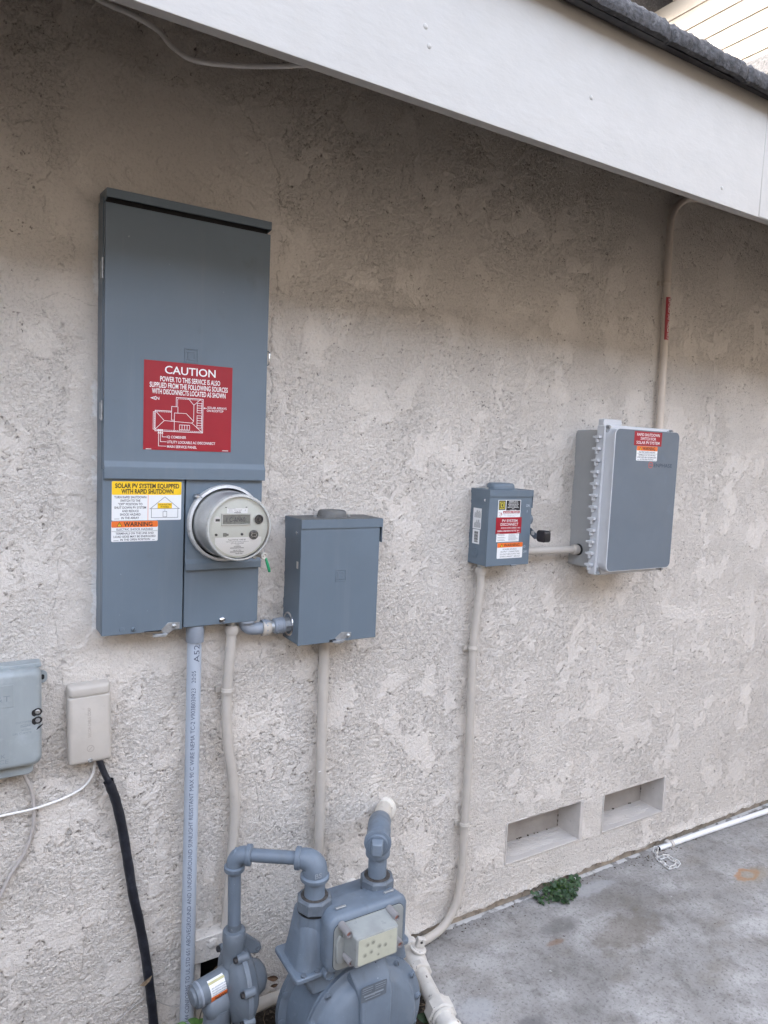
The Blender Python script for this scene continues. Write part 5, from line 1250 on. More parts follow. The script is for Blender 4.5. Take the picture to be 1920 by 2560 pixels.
    ring = MB(); ring.stroke([(.0078 * math.cos(q), -.060 + .0078 * math.sin(q)) for q in [2 * math.pi * i / 24 for i in range(25)]], .0012, -.0453); ring.stroke([(-.004, -.064), (.001, -.059), (-.001, -.061), (.004, -.056)], .0014, -.0453)
    sub(rot(ring).build('maker_ring', 'beige_letter', None, smooth=None), cv)
    s = rot(MB().lathe((-.001, -.0435, -.0905), (0, -1, 0), [(.0056, -.003), (.0056, .0015), (.0045, .0028), (.0018, .0032), (0, .002)], 18)); s.build('screw', 'galvanised', t)
plain('phone_letter', (0.21, 0.25, 0.27), 0.5)
plain('beige_letter', (0.36, 0.325, 0.29), 0.6)
build_phone()

def build_cables():
    t = thing('black_cable', 'thick black cable in a split rubber sleeve hanging below the beige cable box', 'cable', (0.44, -0.03, 0.0))
    MB().tube(spline([(0.300, -0.028, 0.855), (0.3091, -0.030, 0.825), (0.3205, -0.031, 0.7936), (0.3309, -0.031, 0.7690), (0.338, -0.031, 0.745)], 5), .0078, 16).build('inner_cable', 'rubber', t)
    pts = spline([(0.3285, -0.031, 0.7760), (0.3350, -0.030, 0.7560), (0.347, -0.027, 0.7184), (0.3617, -0.025, 0.6514), (0.3777, -0.024, 0.5512), (0.392, -0.024, 0.4554), (0.4078, -0.024, 0.3779), (0.4248, -0.024, 0.2779), (0.4389, -0.025, 0.167), (0.4484, -0.026, 0.0744), (0.456, -0.027, -0.04)], 6)
    rs = [0.0118 + 0.0004 * math.sin(i * 1.3) for i in range(len(pts))]
    sl = MB().tube(pts, rs, 20); sl.f = sl.f[:-2]; so = sl.build('sleeve', 'rubber', t)
    d = (pts[1] - pts[0]).normalized()
    sub(MB().lathe(pts[0], d, [(.0118, 0), (.0125, -.0008), (.0122, .0005), (.0105, .004), (.0098, .02)], 20, caps=False).build('sleeve_mouth', 'rubber', None), so)
    def cable(name, label, pts, r, mat, k=6, cat='cable'):
        o = MB().tube(spline(pts, k), r, 12).build(name, mat); tag(o, label, cat); return o
    cable('grey_cable', 'grey-white cable curving down from the foot of the network box', [(0.135, -0.022, 0.850), (0.1421, -0.018, 0.8232), (0.1562, -0.012, 0.7861), (0.1626, -0.011, 0.7397), (0.1599, -0.010, 0.68), (0.1414, -0.010, 0.6246), (0.1157, -0.010, 0.5862), (0.0953, -0.010, 0.544), (0.07, -0.010, 0.48), (0.05, -0.010, 0.36)], .0042, 'cable_grey')
    cable('white_cable', 'thin white cable swinging left from the foot of the beige cable box', [(0.2985, -0.025, 0.850), (0.2973, -0.020, 0.8189), (0.2934, -0.016, 0.7937), (0.2754, -0.012, 0.7661), (0.237, -0.010, 0.7469), (0.1678, -0.0195, 0.7385), (0.0913, -0.012, 0.7328), (0.0, -0.011, 0.728), (-0.2, -0.011, 0.724)], .0030, 'cable_white')
    cable('eave_cable', 'loose white cable drooping from the eave above the service panel', [(0.22, -0.06, 2.62), (0.283, -0.09, 2.566), (0.3456, -0.105, 2.5494), (0.4020, -0.120, 2.5268), (0.4302, -0.135, 2.4948), (0.4745, -0.155, 2.4705), (0.5660, -0.160, 2.4845), (0.6650, -0.180, 2.5038), (0.765, -0.21, 2.525), (0.93, -0.30, 2.53)], .0056, 'cable_white', 8)
    cable('thin_wire', 'thin loose wire on the wall left of the black cable', [(0.335, -0.008, 0.08), (0.3555, -0.008, 0.101), (0.392, -0.008, 0.126), (0.4282, -0.008, 0.1433)], .0011, 'cable_grey')
    cable('thin_wire', 'thin loose wire between the black cable and the printed pipe', [(0.4555, -0.008, 0.1292), (0.475, -0.008, 0.110), (0.50, -0.008, 0.092), (0.520, -0.010, 0.086)], .0012, 'cable_grey')
    lf = MB().add([(0.408, -0.0375, 0.207), (0.420, -0.0405, 0.203), (0.432, -0.041, 0.212), (0.441, -0.036, 0.224), (0.430, -0.0395, 0.221), (0.415, -0.0405, 0.216)], [(0, 1, 2, 4, 5), (2, 3, 4)])
    tag(lf.build('dry_leaf', 'twig'), 'curled dry leaf caught on the black rubber sleeve', 'leaf')
build_cables()

# ================================================================== GAS METER SET
def hexnut(mb, c, axis, r, h, n=8, ch=0.12):
    return mb.lathe(c, axis, [(r * .9, 0), (r, h * ch), (r, h * (1 - ch)), (r * .9, h)], n)
def rot_pts(rect, y0, y1): return [[(p[0], y0, p[1]) for p in rect], [(p[0], y1, p[1]) for p in rect]]
def build_gas_meter():
    t = thing('gas_meter', 'blue-grey gas meter with round body and cloudy index window below the pipes', 'gas meter', (0.875, -0.32, 0.0))
    cx, cz = 0.868, 0.172
    yb, yf = -0.262, -0.380
    # back and front pans with bolted rims
    MB().lathe((cx, yb, cz), (0, 1, 0), [(.170, 0), (.1705, .002), (.1705, .008), (.166, .0095), (.150, .011), (.144, .022), (.135, .050), (.118, .066), (.05, .072), (0, .072)], 64).build('back_pan', 'gas_paint', t)
    MB().lathe((cx, yb - .0005, cz), (0, -1, 0), [(.150, 0), (.148, .020), (.146, .060), (.148, .100), (.150, .117)], 56).build('body', 'gas_paint', t)
    MB().lathe((cx, yb - .0005, cz), (0, -1, 0), [(.1695, 0), (.1700, .006), (.160, .010), (.149, .012)], 64, caps=False).build('back_rim', 'gas_paint', t)
    fx, fz = 0.885, 0.175
    fp = MB().lathe((fx, yf + .010, fz), (0, -1, 0), [(.150, 0), (.1685, .001), (.1695, .004), (.1695, .008), (.1685, .010), (.1690, .011), (.1690, .018), (.1670, .0195), (.152, .0195), (.147, .022), (.1405, .034), (.1335, .049), (.120, .058), (.09, .062), (.04, .064), (0, .064)], 72).build('front_pan', 'gas_paint', t)
    rib = MB()
    sec = []
    for z, hw, y in ((0.338, .050, -0.392), (0.322, .050, -0.412), (0.300, .046, -0.432), (0.280, .044, -0.4405), (0.21, .042, -0.4430), (0.13, .042, -0.4430), (0.06, .042, -0.4400)):
        sec.append([(fx - hw - .010, yf - .004, z), (fx - hw, y, z), (fx + hw, y, z), (fx + hw + .010, yf - .004, z)])
    rib.ring_loft(sec); rib.build('front_rib', 'gas_paint', t, bevel=.004, seg=3)
    for k in range(14):
        a = math.radians(90 - 180 / 7 * k - 8)
        for (X0, Y0, Z0, nm, sgn) in ((fx, yf - .0095, fz, 'front', -1), (cx, yb - .010, cz, 'back', -1)):
            x, z = X0 + .1600 * math.cos(a), Z0 + .1600 * math.sin(a)
            if z < -0.02: continue
            lug = MB().lathe((x, Y0 + .006, z), (0, -1, 0), [(.0105, 0), (.0100, .0075), (.008, .0085), (0, .0085)], 18); lo = lug.build('rim_boss', 'gas_paint', t)
            if nm == 'front':
                s = MB().lathe((x, Y0 - .0020, z), (0, -1, 0), [(.0068, -.002), (.0066, .0022), (.0045, .0036), (0, .0038)], 16); so = s.build('rim_screw', 'gas_paint', None); sub(so, lo)
                q = MB(); b = a + .8; q.stroke([(x - .0055 * math.cos(b), z - .0055 * math.sin(b)), (x + .0055 * math.cos(b), z + .0055 * math.sin(b))], .0016, Y0 - .0062); sub(q.build('slot', 'dark_gap', None, smooth=None), so)
    # nameplate on the rib
    npl = plate('nameplate', 0.8385, 0.9100, 0.2855, 0.3245, -0.4425, .002, 'gas_dark', t, .0008)
    M = MB()
    for i, (a, b, w) in enumerate(((.05, .45, .0016), (.05, .45, .0016), (.05, .40, .0012))):
        for c in (0, .5): M.stroke([(0.8385 + .0715 * (a + c), .319 - .0055 * i), (0.8385 + .0715 * (b + c), .319 - .0055 * i)], w, -0.4434)
    M.stroke([(.848, .299), (.900, .299)], .004, -0.4434); M.stroke([(.852, .291), (.892, .291)], .0018, -0.4434)
    sub(M.build('worn_print', 'gas_light', None, smooth=None), npl)
    # top casting: tapered neck with a gasket flange and two inlet columns
    nk = MB(); rings = []
    for z, x0, x1, y0, y1 in ((0.30, 0.735, 1.015, -0.262, -0.378), (0.345, 0.712, 1.005, -0.262, -0.378)):
        rings.append([(p[0], p[1], z) for p in rrect(x0, x1, y1, y0, .012, 4)])
    nk.ring_loft(rings); nk.build('neck', 'gas_paint', t)
    fl = MB().prism(rrect(0.690, 1.012, -0.389, -0.250, .010, 4), 0.3455, 0.3585, 'xy'); fl.build('neck_flange', 'gas_paint', t, bevel=.003)
    up = MB(); rings = []
    for z, x0, x1, y0, y1, r in ((0.3590, 0.704, 1.002, -0.258, -0.378, .03), (0.42, 0.715, 0.996, -0.262, -0.374, .034), (0.474, 0.722, 0.988, -0.266, -0.368, .036), (0.4845, 0.730, 0.980, -0.272, -0.360, .034)):
        rings.append([(p[0], p[1], z) for p in rrect(x0, x1, y1, y0, r, 6)])
    up.ring_loft(rings); up.build('top_casting', 'gas_paint', t)
    for x in (0.7595, 0.9410):
        c = MB().lathe((x, -0.330, 0.359), (0, 0, 1), [(.048, 0), (.043, .06), (.0395, .118), (.0385, .1265), (.036, .128)], 36); c.build('spud_column', 'gas_paint', t)
    for (x, z) in ((0.7120, 0.3645), (0.7480, 0.3645)):
        MB().lathe((x, -0.381, 0.3585), (0, 0, 1), [(.007, 0), (.007, .004), (0, .005)], 6).build('flange_bolt', 'gas_dark', t)
    MB().lathe((0.7720, -0.384, 0.356), (0, -1, 0), [(.0145, 0), (.0140, .018), (.012, .020), (.0115, .016), (0, .016)], 24).build('test_plug', 'gas_paint', t)
    # index housing with rounded face
    ho = MB(); rings = []
    for ins, y in ((.010, -0.335), (.004, -0.375), (.001, -0.405), (.003, -0.414), (.008, -0.4185), (.014, -0.420)):
        rings.append([(p[0], y, p[1]) for p in rrect(0.7535 + ins, 0.9800 - ins, 0.3640 + ins, 0.5105 - ins, .024, 7)])
    ho.ring_loft(rings); ho.build('index_housing', 'gas_paint', t)
    for x in (0.788, 0.925):
        MB().box(x, x + .028, -0.392, -0.386, 0.5085, 0.5135).build('sealing_lug', 'galvanised', t, bevel=.001)
    MB().prism(rrect(0.7690, 0.9640, 0.3770, 0.4940, .018, 7), -0.4203, -0.4222).build('index_backplate', 'index_plastic', t, bevel=.0006)
    ol = MB().prism(rrect(0.7680, 0.9650, 0.3760, 0.4950, .019, 7), -0.4198, -0.4208); ol.build('index_gasket', 'dark_gap', t)
    gb = MB(); rings = []
    for ins, y in ((-.006, -0.4223), (-.004, -0.440), (0, -0.472), (.001, -0.477), (.004, -0.479)):
        rings.append([(p[0], y, p[1]) for p in rrect(0.7975 + ins, 0.9145 - ins, 0.4125 + ins, 0.4865 - ins, .005, 4)])
    gb.ring_loft(rings); gb.build('index_cover', 'index_plastic', t)
    wn_ = MB().prism(rrect(0.8035, 0.9090, 0.4180, 0.4815, .004, 4), -0.4792, -0.4797).build('index_window', 'index_window', t)
    m = MB(); m2_ = MB()
    for (u, v, r_) in ((.23, .27, .0050), (.37, .24, .0054), (.54, .48, .0052), (.70, .52, .0046), (.17, .66, .0050), (.33, .60, .0048), (.52, .80, .0034)):
        c = (0.8035 + .1055 * u, 0.4815 - .0635 * v)
        m.lathe((c[0], -0.4798, c[1]), (0, -1, 0), [(r_ * 1.25, 0), (0, .0001)], 14); m2_.lathe((c[0] + .0006, -0.4801, c[1] - .0004), (0, -1, 0), [(r_ * .7, 0), (0, .0001)], 12)
    sub(m.build('dial_blur', 'index_dial_soft', None), wn_); sub(m2_.build('dial_hands', 'index_dial', None), wn_)
    for (x, z) in ((0.7868, 0.4925), (0.9195, 0.4920), (0.7965, 0.4175), (0.9325, 0.4175)):
        p = MB().lathe((x, -0.4223, z), (0, -1, 0), [(.0095, 0), (.0092, .034), (.0088, .040), (.0062, .0405), (.0060, .034), (0, .034)], 20).build('cover_peg', 'peg_plastic', t)
        sub(MB().lathe((x, -0.4565, z), (0, -1, 0), [(.0056, 0), (.0056, .0012), (0, .0012)], 16).build('peg_socket', 'peg_red', None), p)
    lg = MB().prism([(0.7720, 0.455), (0.782, 0.470), (0.795, 0.462), (0.797, 0.440), (0.790, 0.425), (0.796, 0.408), (0.788, 0.396), (0.774, 0.402)], -0.4224, -0.431); lg.build('index_lever', 'index_plastic', t, bevel=.002)
    # swivel nuts
    for x in (0.7595, 0.9395):
        hexnut(MB(), (x, -0.330, 0.4885), (0, 0, 1), .0445, .034, 8, .14).build('swivel_nut', 'gas_dark', t, smooth=25)
        MB().lathe((x, -0.330, 0.4862), (0, 0, 1), [(.0415, 0), (.0415, .003)], 28).build('nut_gasket', 'dark_gap', t)
        MB().lathe((x, -0.330, 0.5222), (0, 0, 1), [(.0345, 0), (.0330, .0012), (.0275, .0016)], 28).build('worn_thread', 'rust_dark', t)
plain('gas_light', (0.30, 0.34, 0.39), 0.6)
plain('index_dial_soft', (0.40, 0.41, 0.335), 0.5)
plain('index_dial', (0.25, 0.255, 0.215), 0.6)
plain('rust_dark', (0.055, 0.05, 0.047), 0.9, var=0.4, vscale=80)
build_gas_meter()

def build_gas_pipes():
    plain('gas_light_paint', (0.19, 0.235, 0.29), 0.5, var=0.06)
    t = thing('inlet_pipe', 'blue-grey gas pipe bridging from the regulator to the meter with two elbows', 'gas pipe', (0.68, -0.28, 0.43))
    A = Vector((0.5915, -0.2200, 0.6150)); B = Vector((0.7585, -0.3300, 0.6150)); d = (B - A).normalized()
    MB().cyl(A, B, .0158).build('bridge_pipe', 'gas_paint', t)
    MB().cyl((0.5945, -0.2200, 0.400), (0.5915, -0.2200, 0.600), .0160).build('riser_pipe', 'gas_paint', t)
    # left elbow
    e = MB().tube(bend(A + Vector((0, 0, -.034)), A, A + d * .036, .030), .0212, 28); e.build('elbow', 'gas_paint', t)
    for c, ax in ((A + Vector((0, 0, -.042)), Vector((0, 0, 1))), (A + d * .028, d)):
        MB().lathe(c, ax, [(.0165, 0), (.0245, .001), (.0255, .003), (.0255, .012), (.0235, .014), (.0212, .0145)], 30).build('elbow_collar', 'gas_paint', t)
    # right elbow, larger, reducing
    rr = bend(B - d * .038, B, B + Vector((0, 0, -.045)), .034)
    MB().tube(rr, [.0235 + .0075 * min(1, i / 7) for i in range(len(rr))], 30).build('elbow', 'gas_paint', t)
    MB().lathe(B - d * .050, d, [(.0165, 0), (.0265, .001), (.0275, .003), (.0275, .012), (.0255, .014)], 30).build('elbow_collar', 'gas_paint', t)
    MB().lathe((B.x, B.y, 0.5640), (0, 0, 1), [(.0260, 0), (.0345, .001), (.0358, .003), (.0358, .011), (.0330, .014), (.030, .015)], 34).build('elbow_collar', 'gas_paint', t)
    MB().lathe((0.7595, -0.330, 0.5150), (0, 0, 1), [(.0275, 0), (.0285, .004), (.0260, .007), (.0255, .012), (.0255, .052)], 32).build('nipple', 'gas_paint', t)
    m = MB(); m.text('BS', 0.752, 0.5905, .0125, .018, B.y - .0322, .02); m.build('cast_letters', 'gas_light', t, smooth=None)
    for z in (0.566,):
        MB().lathe((0.592, -0.22, 0.5640), (0, 0, 1), [(.0165, 0), (.0165, .008)], 24).build('thread', 'gas_dark', t)
    # outlet: nipple, tee, plug, arm back to the wall
    t = thing('outlet_pipe', 'blue-grey gas pipe with plugged tee joining a white stub in the wall', 'gas pipe', (0.94, -0.33, 0.52))
    MB().lathe((0.9390, -0.330, 0.5150), (0, 0, 1), [(.0262, 0), (.0270, .003), (.0240, .006), (.0240, .050), (.0232, .052), (.0240, .054), (.0232, .056), (.0240, .058), (.0240, .075)], 32).build('nipple', 'gas_paint', t)
    T = Vector((0.9385, -0.3300, 0.6330)); Wp = Vector((1.1610, 0.0, 0.4960)); ax = (Wp - T); ax = Vector((ax.x, ax.y, 0)).normalized()
    up = Vector((0, 0, 1))
    MB().lathe((T.x, T.y, 0.5760), (0, 0, 1), [(.0245, 0), (.0300, .001), (.0318, .004), (.0318, .014), (.0300, .017), (.0292, .050)], 32).build('tee_branch', 'gas_paint', t)
    Tb = Vector((0.9820, -0.2620, 0.6150)); dirw = (Wp - Tb).normalized()
    run = MB().tube(spline([T - ax * .040, T - ax * .012, T + ax * .020, Tb - dirw * .01, Tb + dirw * .045], 5), [.0300] * 5 + [.0308] * 16, 30); run.build('tee_run', 'gas_paint', t)
    pc = T - ax * .040
    MB().lathe(pc - ax * .006, ax, [(.0310, 0), (.0340, .001), (.0345, .004), (.0345, .014), (.0310, .018)], 34).build('tee_collar', 'gas_paint', t)
    MB().lathe(pc - ax * .0065, -ax, [(.0265, -.004), (.0265, .003), (.0245, .006), (0, .006)], 30).build('plug', 'gas_paint', t)
    pl = MB(); side = ax.cross(up).normalized(); c0 = pc - ax * .012
    R_ = [[c0 + side * (sx * .0150) + up * (sz * .0175) for sx, sz in ((-1, -1), (1, -1), (1, 1), (-1, 1))], [c0 - ax * .026 + side * (sx * .0130) + up * (sz * .0155) for sx, sz in ((-1, -1), (1, -1), (1, 1), (-1, 1))]]
    pl.ring_loft(R_); pl.build('plug_head', 'gas_light_paint', t, bevel=.003)
    MB().cyl(Tb + dirw * .040, Wp + dirw * .02, .0245).build('wall_stub', 'chipped_white', t)
    MB().lathe(Wp + Vector((0, -0.002, 0)) - dirw * .012, dirw, [(.0255, -.004), (.0350, -.002), (.0375, .003), (.0370, .012), (.0340, .022)], 34).build('wall_collar', 'chipped_white', t)
    # regulator
    t = thing('gas_regulator', 'grey gas regulator with disc-shaped housing and side tube bearing an orange label', 'gas regulator', (0.595, -0.22, 0.1))
    cx, cy, cz = 0.6060, -0.2200, 0.2700
    MB().lathe((0.5945, -0.2200, 0.385), (0, 0, 1), [(.0265, -.03), (.0275, 0), (.0285, .006), (.0285, .028), (.0260, .032), (.0170, .033)], 8 if False else 30).build('top_coupling', 'regulator_paint', t)
    MB().lathe((0.5945, -0.2200, 0.425), (0, 0, -1), [(.0166, -.010), (.0166, .012)], 20).build('thread', 'gas_dark', t)
    MB().lathe((0.5940, -0.2200, 0.395), (0, 0, -1), [(.024, 0), (.025, .04), (.027, .09), (.0285, .15)], 26).build('valve_body', 'regulator_paint', t)
    fo = MB().prism([(0.598, 0.388), (0.612, 0.400), (0.622, 0.396), (0.668, 0.352), (0.672, 0.337), (0.662, 0.326), (0.610, 0.340)], -0.203, -0.216); fo.build('mounting_flange', 'regulator_paint', t, bevel=.003)
    for (x, z) in ((0.6170, 0.3845), (0.6600, 0.3415)):
        MB().lathe((x, -0.2162, z), (0, -1, 0), [(.0060, 0), (.0060, .002), (.0035, .002), (.0030, .0008), (0, .0008)], 14).build('flange_screw', 'gas_dark', t)
    dx = Vector((1, 0, 0))
    MB().lathe((cx, cy, cz), -dx, [(.100, -.0005), (.100, .005), (.0965, .0065), (.0915, .010), (.087, .016), (.076, .026), (.052, .033), (.040, .036), (0, .036)], 56).build('spring_case', 'regulator_paint', t)
    MB().lathe((cx + .0008, cy, cz), dx, [(.100, 0), (.100, .0055), (.0965, .007), (.0915, .010), (.086, .020), (.072, .030), (.046, .036), (.044, .045), (.036, .062), (.020, .072), (0, .074)], 56).build('diaphragm_case', 'regulator_paint', t)
    for k in range(8):
        a = math.radians(68 + 45 * k); y_, z_ = cy - .0990 * math.cos(a), cz + .0990 * math.sin(a)
        b = MB().lathe((cx - .016, y_, z_), dx, [(.0100, 0), (.0105, .002), (.0105, .014), (.0105, .016), (.0105, .026), (.009, .028), (0, .028)], 18); bo = b.build('rim_boss', 'regulator_paint', t)
        s = MB().lathe((cx - .0165, y_, z_), -dx, [(.0078, 0), (.0072, .007), (.0055, .008), (0, .008)], 6); sub(s.build('rim_bolt', 'black_plastic', None), bo)
    # spring tube towards the camera's left with sticker
    a0 = Vector((0.5700, -0.2240, 0.2950)); a1 = Vector((0.4935, -0.2370, 0.2890)); ad = (a1 - a0).normalized()
    tb = MB().lathe(a0, ad, [(.0330, -.01), (.0320, .004), (.0305, .010), (.0300, .0745), (.0290, .0765), (.0285, .0805), (.0265, .082), (.0, .0822)], 36).build('spring_tube', 'regulator_paint', t)
    sub(MB().lathe(a0 + ad * .0672, ad, [(.0302, 0), (.0305, .001), (.0305, .004), (.0302, .005)], 36, caps=False).build('tube_band', 'pvc_fitting', None), tb)
    sub(MB().lathe(a0 + ad * .0815, ad, [(.0225, 0), (.020, .006), (.010, .009), (0, .0095)], 24).build('end_cap', 'regulator_paint', None), tb)
    # sticker band bent round the tube
    fwd = Vector((0, -1, 0)); fwd = (fwd - ad * fwd.dot(ad)).normalized(); upv = ad.cross(fwd).normalized()
    if upv.z < 0: upv = -upv
    def on_tube(s, ang, r=.0307): return a0 + ad * s + (fwd * math.cos(ang) + upv * math.sin(ang)) * r
    def band(ang0, ang1, mat, name, r, s0=.004, s1=.050):
        rings = [[on_tube(s, math.radians(ang0 + (ang1 - ang0) * i / 10), r) for i in range(11)] for s in (s0, s1)]
        o = MB().ring_loft(rings, caps=False, closed=False).build(name, mat, None); return sub(o, tb)
    w_ = band(-42, 72, 'sign_white', 'warning_label', .0308)
    band(-42, -2, 'sign_orange', 'orange_band', .0310); band(50, 62, 'sign_olive', 'yellow_band', .0310)
    def curved_text(txt, s0, s1, angc, h, off=.01, flip=True):
        vs, fs = fine_glyphs(txt, off); xs = [v[0] for v in vs]; x0, x1 = min(xs), max(xs)
        out = []
        for (u, v) in vs:
            k = (u - x0) / (x1 - x0); s = s0 + (s1 - s0) * k
            out.append(on_tube(s, math.radians(angc) + (0.35 - v) / .7 * h / .0312, .0312))
        return out, fs
    m = MB(); m.add(*curved_text('WARNING', .009, .041, -22, .0115, .02)); sub(m.build('lettering', 'ink_black', None, smooth=None), tb)
    m = MB()
    for i, tx in enumerate(('Fire and explosion hazard or', 'leaking gas may result if this', 'device is not installed, used', 'and maintained per code')): m.add(*curved_text(tx, .008, .046, 2 + 10 * i, .0032, 0))
    sub(m.build('small_print', 'ink_blue_grey', None, smooth=None), tb)
    pl = MB(); rings = [[Vector((cx - .0415, cy - .030, 0.345)), Vector((cx - .046, cy - .045, 0.30)), Vector((cx - .034, cy - .069, 0.25)), Vector((cx - .026, cy - .066, 0.33))]]
    # outlet body under the tube
    o1 = MB().lathe((0.575, -0.232, 0.252), (-1, -0.14, -0.05), [(.034, -.02), (.033, .030), (.031, .048), (.024, .058), (.012, .062), (0, .063)], 32); o1.build('outlet_body', 'regulator_paint', t)
    MB().tube(spline([(0.552, -0.236, 0.245), (0.549, -0.237, 0.215), (0.549, -0.237, 0.19), (0.549, -0.237, 0.12)], 5), [.034] * 4 + [.033] * 6 + [.036] * 6, 28).build('outlet_neck', 'regulator_paint', t)
    MB().lathe((0.549, -0.237, 0.128), (0, 0, -1), [(.036, 0), (.041, .004), (.043, .012), (.043, .05), (.040, .07)], 30).build('outlet_collar', 'regulator_paint', t)
    MB().cyl((0.646, -0.130, -0.06), (0.646, -0.130, 0.20), .0165).build('supply_pipe', 'gas_dark', t)
    tagp = MB().prism([(0.5765, 0.345), (0.5800, 0.350), (0.6010, 0.305), (0.6015, 0.262), (0.5830, 0.290)], -0.308, -0.3086)
    MB().box(0, 0.0006, 0, .03, 0, .06)
plain('sign_olive', (0.50, 0.47, 0.25), 0.5)
build_gas_pipes()

# ------------------------------------------------------------------ other pipes near the ground
def build_other_pipes():
    t = thing('valve_pipe', 'chipped white iron pipe with shut-off valve and union running out from behind the gas meter', 'pipe', (1.21, -0.2, 0.06))
    z0 = 0.062
    def pt(s): return Vector((1.2350 - 0.115 * s + 0.018 * s * s, -0.02 - 0.44 * s, z0 + .004 - .010 * s))
    d = (pt(.6) - pt(.4)).normalized()
    MB().cyl(pt(-.1), pt(.30), .0235).build('pipe', 'old_white', t)
    hexnut(MB(), pt(.115), d, .033, .030, 8).build('coupling', 'old_white', t)
    MB().lathe(pt(.20), d, [(.028, 0), (.033, .008), (.0375, .030), (.036, .050), (.031, .070), (.027, .074)], 32).build('valve_body', 'old_white', t)
    hexnut(MB(), pt(.36), d, .0365, .022, 8).build('valve_hexagon', 'old_white', t)
    v = pt(.28)
    MB().lathe(v + Vector((0.004, 0, .015)), (0.25, -0.1, 1), [(.021, 0), (.022, .020), (.026, .022), (.0265, .027), (.024, .029), (.0205, .029), (.0200, .031), (0, .031)], 30).build('valve_collar', 'old_white', t)
    s = MB(); c = v + Vector((0.0155, -0.006, .058)); ux = Vector((0.92, -0.30, -0.2)).normalized(); uz = Vector((0.25, -0.1, 1)).normalized(); uy = uz.cross(ux).normalized(); ux = uy.cross(uz)
    s.ring_loft([[c + ux * a * .0135 + uy * b * .0080 + uz * (.028 * k - .012) for a, b in ((-1, -1), (1, -1), (1, 1), (-1, 1))] for k in (0, 1)])
    so = s.build('valve_stem', 'old_white', t, bevel=.0025)
    sub(MB().lathe(c - uy * .0075 + uz * .006, -uy if (uy.y > 0) else uy, [(.0042, 0), (.0042, .0012), (0, .0012)], 14).build('stem_hole', 'dark_gap', None), so)
    MB().cyl(pt(.40), pt(.70), .0242).build('pipe', 'old_white', t)
    MB().lathe(pt(.655), d, [(.0245, 0), (.032, .002), (.034, .010), (.034, .016)], 28).build('union_shoulder', 'old_white', t)
    hexnut(MB(), pt(.69), d, .0430, .040, 8, .1).build('union_nut', 'old_white', t)
    MB().lathe(pt(.785), d, [(.0365, 0), (.0350, .004), (.0300, .006), (.0295, .034)], 30).build('union_tail', 'old_white', t)
    e = [pt(.87), pt(.95), pt(1.05), Vector((1.165, -0.535, 0.040)), Vector((1.172, -0.58, 0.010)), Vector((1.178, -0.60, -0.06))]
    MB().tube(spline(e, 5), .0325, 28).build('elbow', 'old_white', t)
    MB().lathe(pt(.862), d, [(.0300, 0), (.0350, .002), (.0358, .005), (.0358, .016), (.0325, .020)], 30).build('elbow_rim', 'old_white', t)
    o = MB().cyl((1.0560, 0.03, 0.283), (1.0290, -0.060, 0.245), .0245)
    tag(o.build('pipe_stub', 'old_white'), 'short cream pipe stub poking out of the wall behind the gas meter', 'pipe')
    o = MB().tube(spline([(0.55, -0.055, -0.02), (0.66, -0.080, 0.058), (0.7173, -0.090, 0.070), (0.7753, -0.090, 0.070), (0.86, -0.085, 0.060), (0.95, -0.08, 0.04)], 6), .0165, 18)
    tag(o.build('ground_pipe', 'old_white'), 'low cream pipe crossing the soil behind the gas regulator', 'pipe')
    t = thing('white_pipe', 'white plastic pipe lying along the foot of the wall on the concrete', 'pipe', (2.9, -0.02, 0.014))
    MB().cyl((2.5150, -0.0195, 0.0115), (2.5950, -0.0210, 0.0115), .0090).build('pipe_end', 'pvc_white', t)
    a = MB().tube([(2.5940, -0.0215, 0.0125), (2.8, -0.0270, 0.0125), (3.3, -0.0480, 0.0125), (4.6, -0.10, 0.0125)], .0112, 24); a.build('pipe', 'pvc_white', t)
    MB().lathe((2.5860, -0.0213, 0.0130), (1, 0, 0), [(.0110, 0), (.0140, .001), (.0140, .014), (.0118, .0145)], 24).build('clip', 'vent_paint', t)
    MB().box(2.567, 2.588, -0.020, -0.004, 0.020, 0.027).build('clip_tab', 'vent_paint', t, bevel=.002)
    MB().lathe((2.5148, -0.0195, 0.0115), (-1, 0, 0), [(.0088, 0), (.007, .001), (0, .0012)], 20).build('broken_mouth', 'dark_gap', t)
    # utility board under the wall hole
    t = thing('cover_board', 'beige plastic cover board with screw hole under the broken wall hole', 'board', (0.59, -0.02, 0.0))
    MB().box(0.5620, 0.6440, -0.030, -0.012, -0.05, 0.1060).build('board', 'old_white_board', t, bevel=.003)
    MB().lathe((0.6090, -0.0302, 0.0400), (0, -1, 0), [(.005, 0), (.005, .0006), (0, .0006)], 14).build('screw_hole', 'dark_gap', t)
    MB().tube(spline([(0.573, -0.0325, -0.02), (0.571, -0.0325, 0.04), (0.577, -0.0325, 0.068), (0.590, -0.032, 0.078)], 5), .0016, 8).build('dark_wire', 'wire_dark', t)
plain('old_white_board', (0.50, 0.46, 0.40), 0.6, var=0.08, vscale=20, dirt=((0.2, 0.17, 0.13), 25, 0.6, 0.72, 0.5))
build_other_pipes()

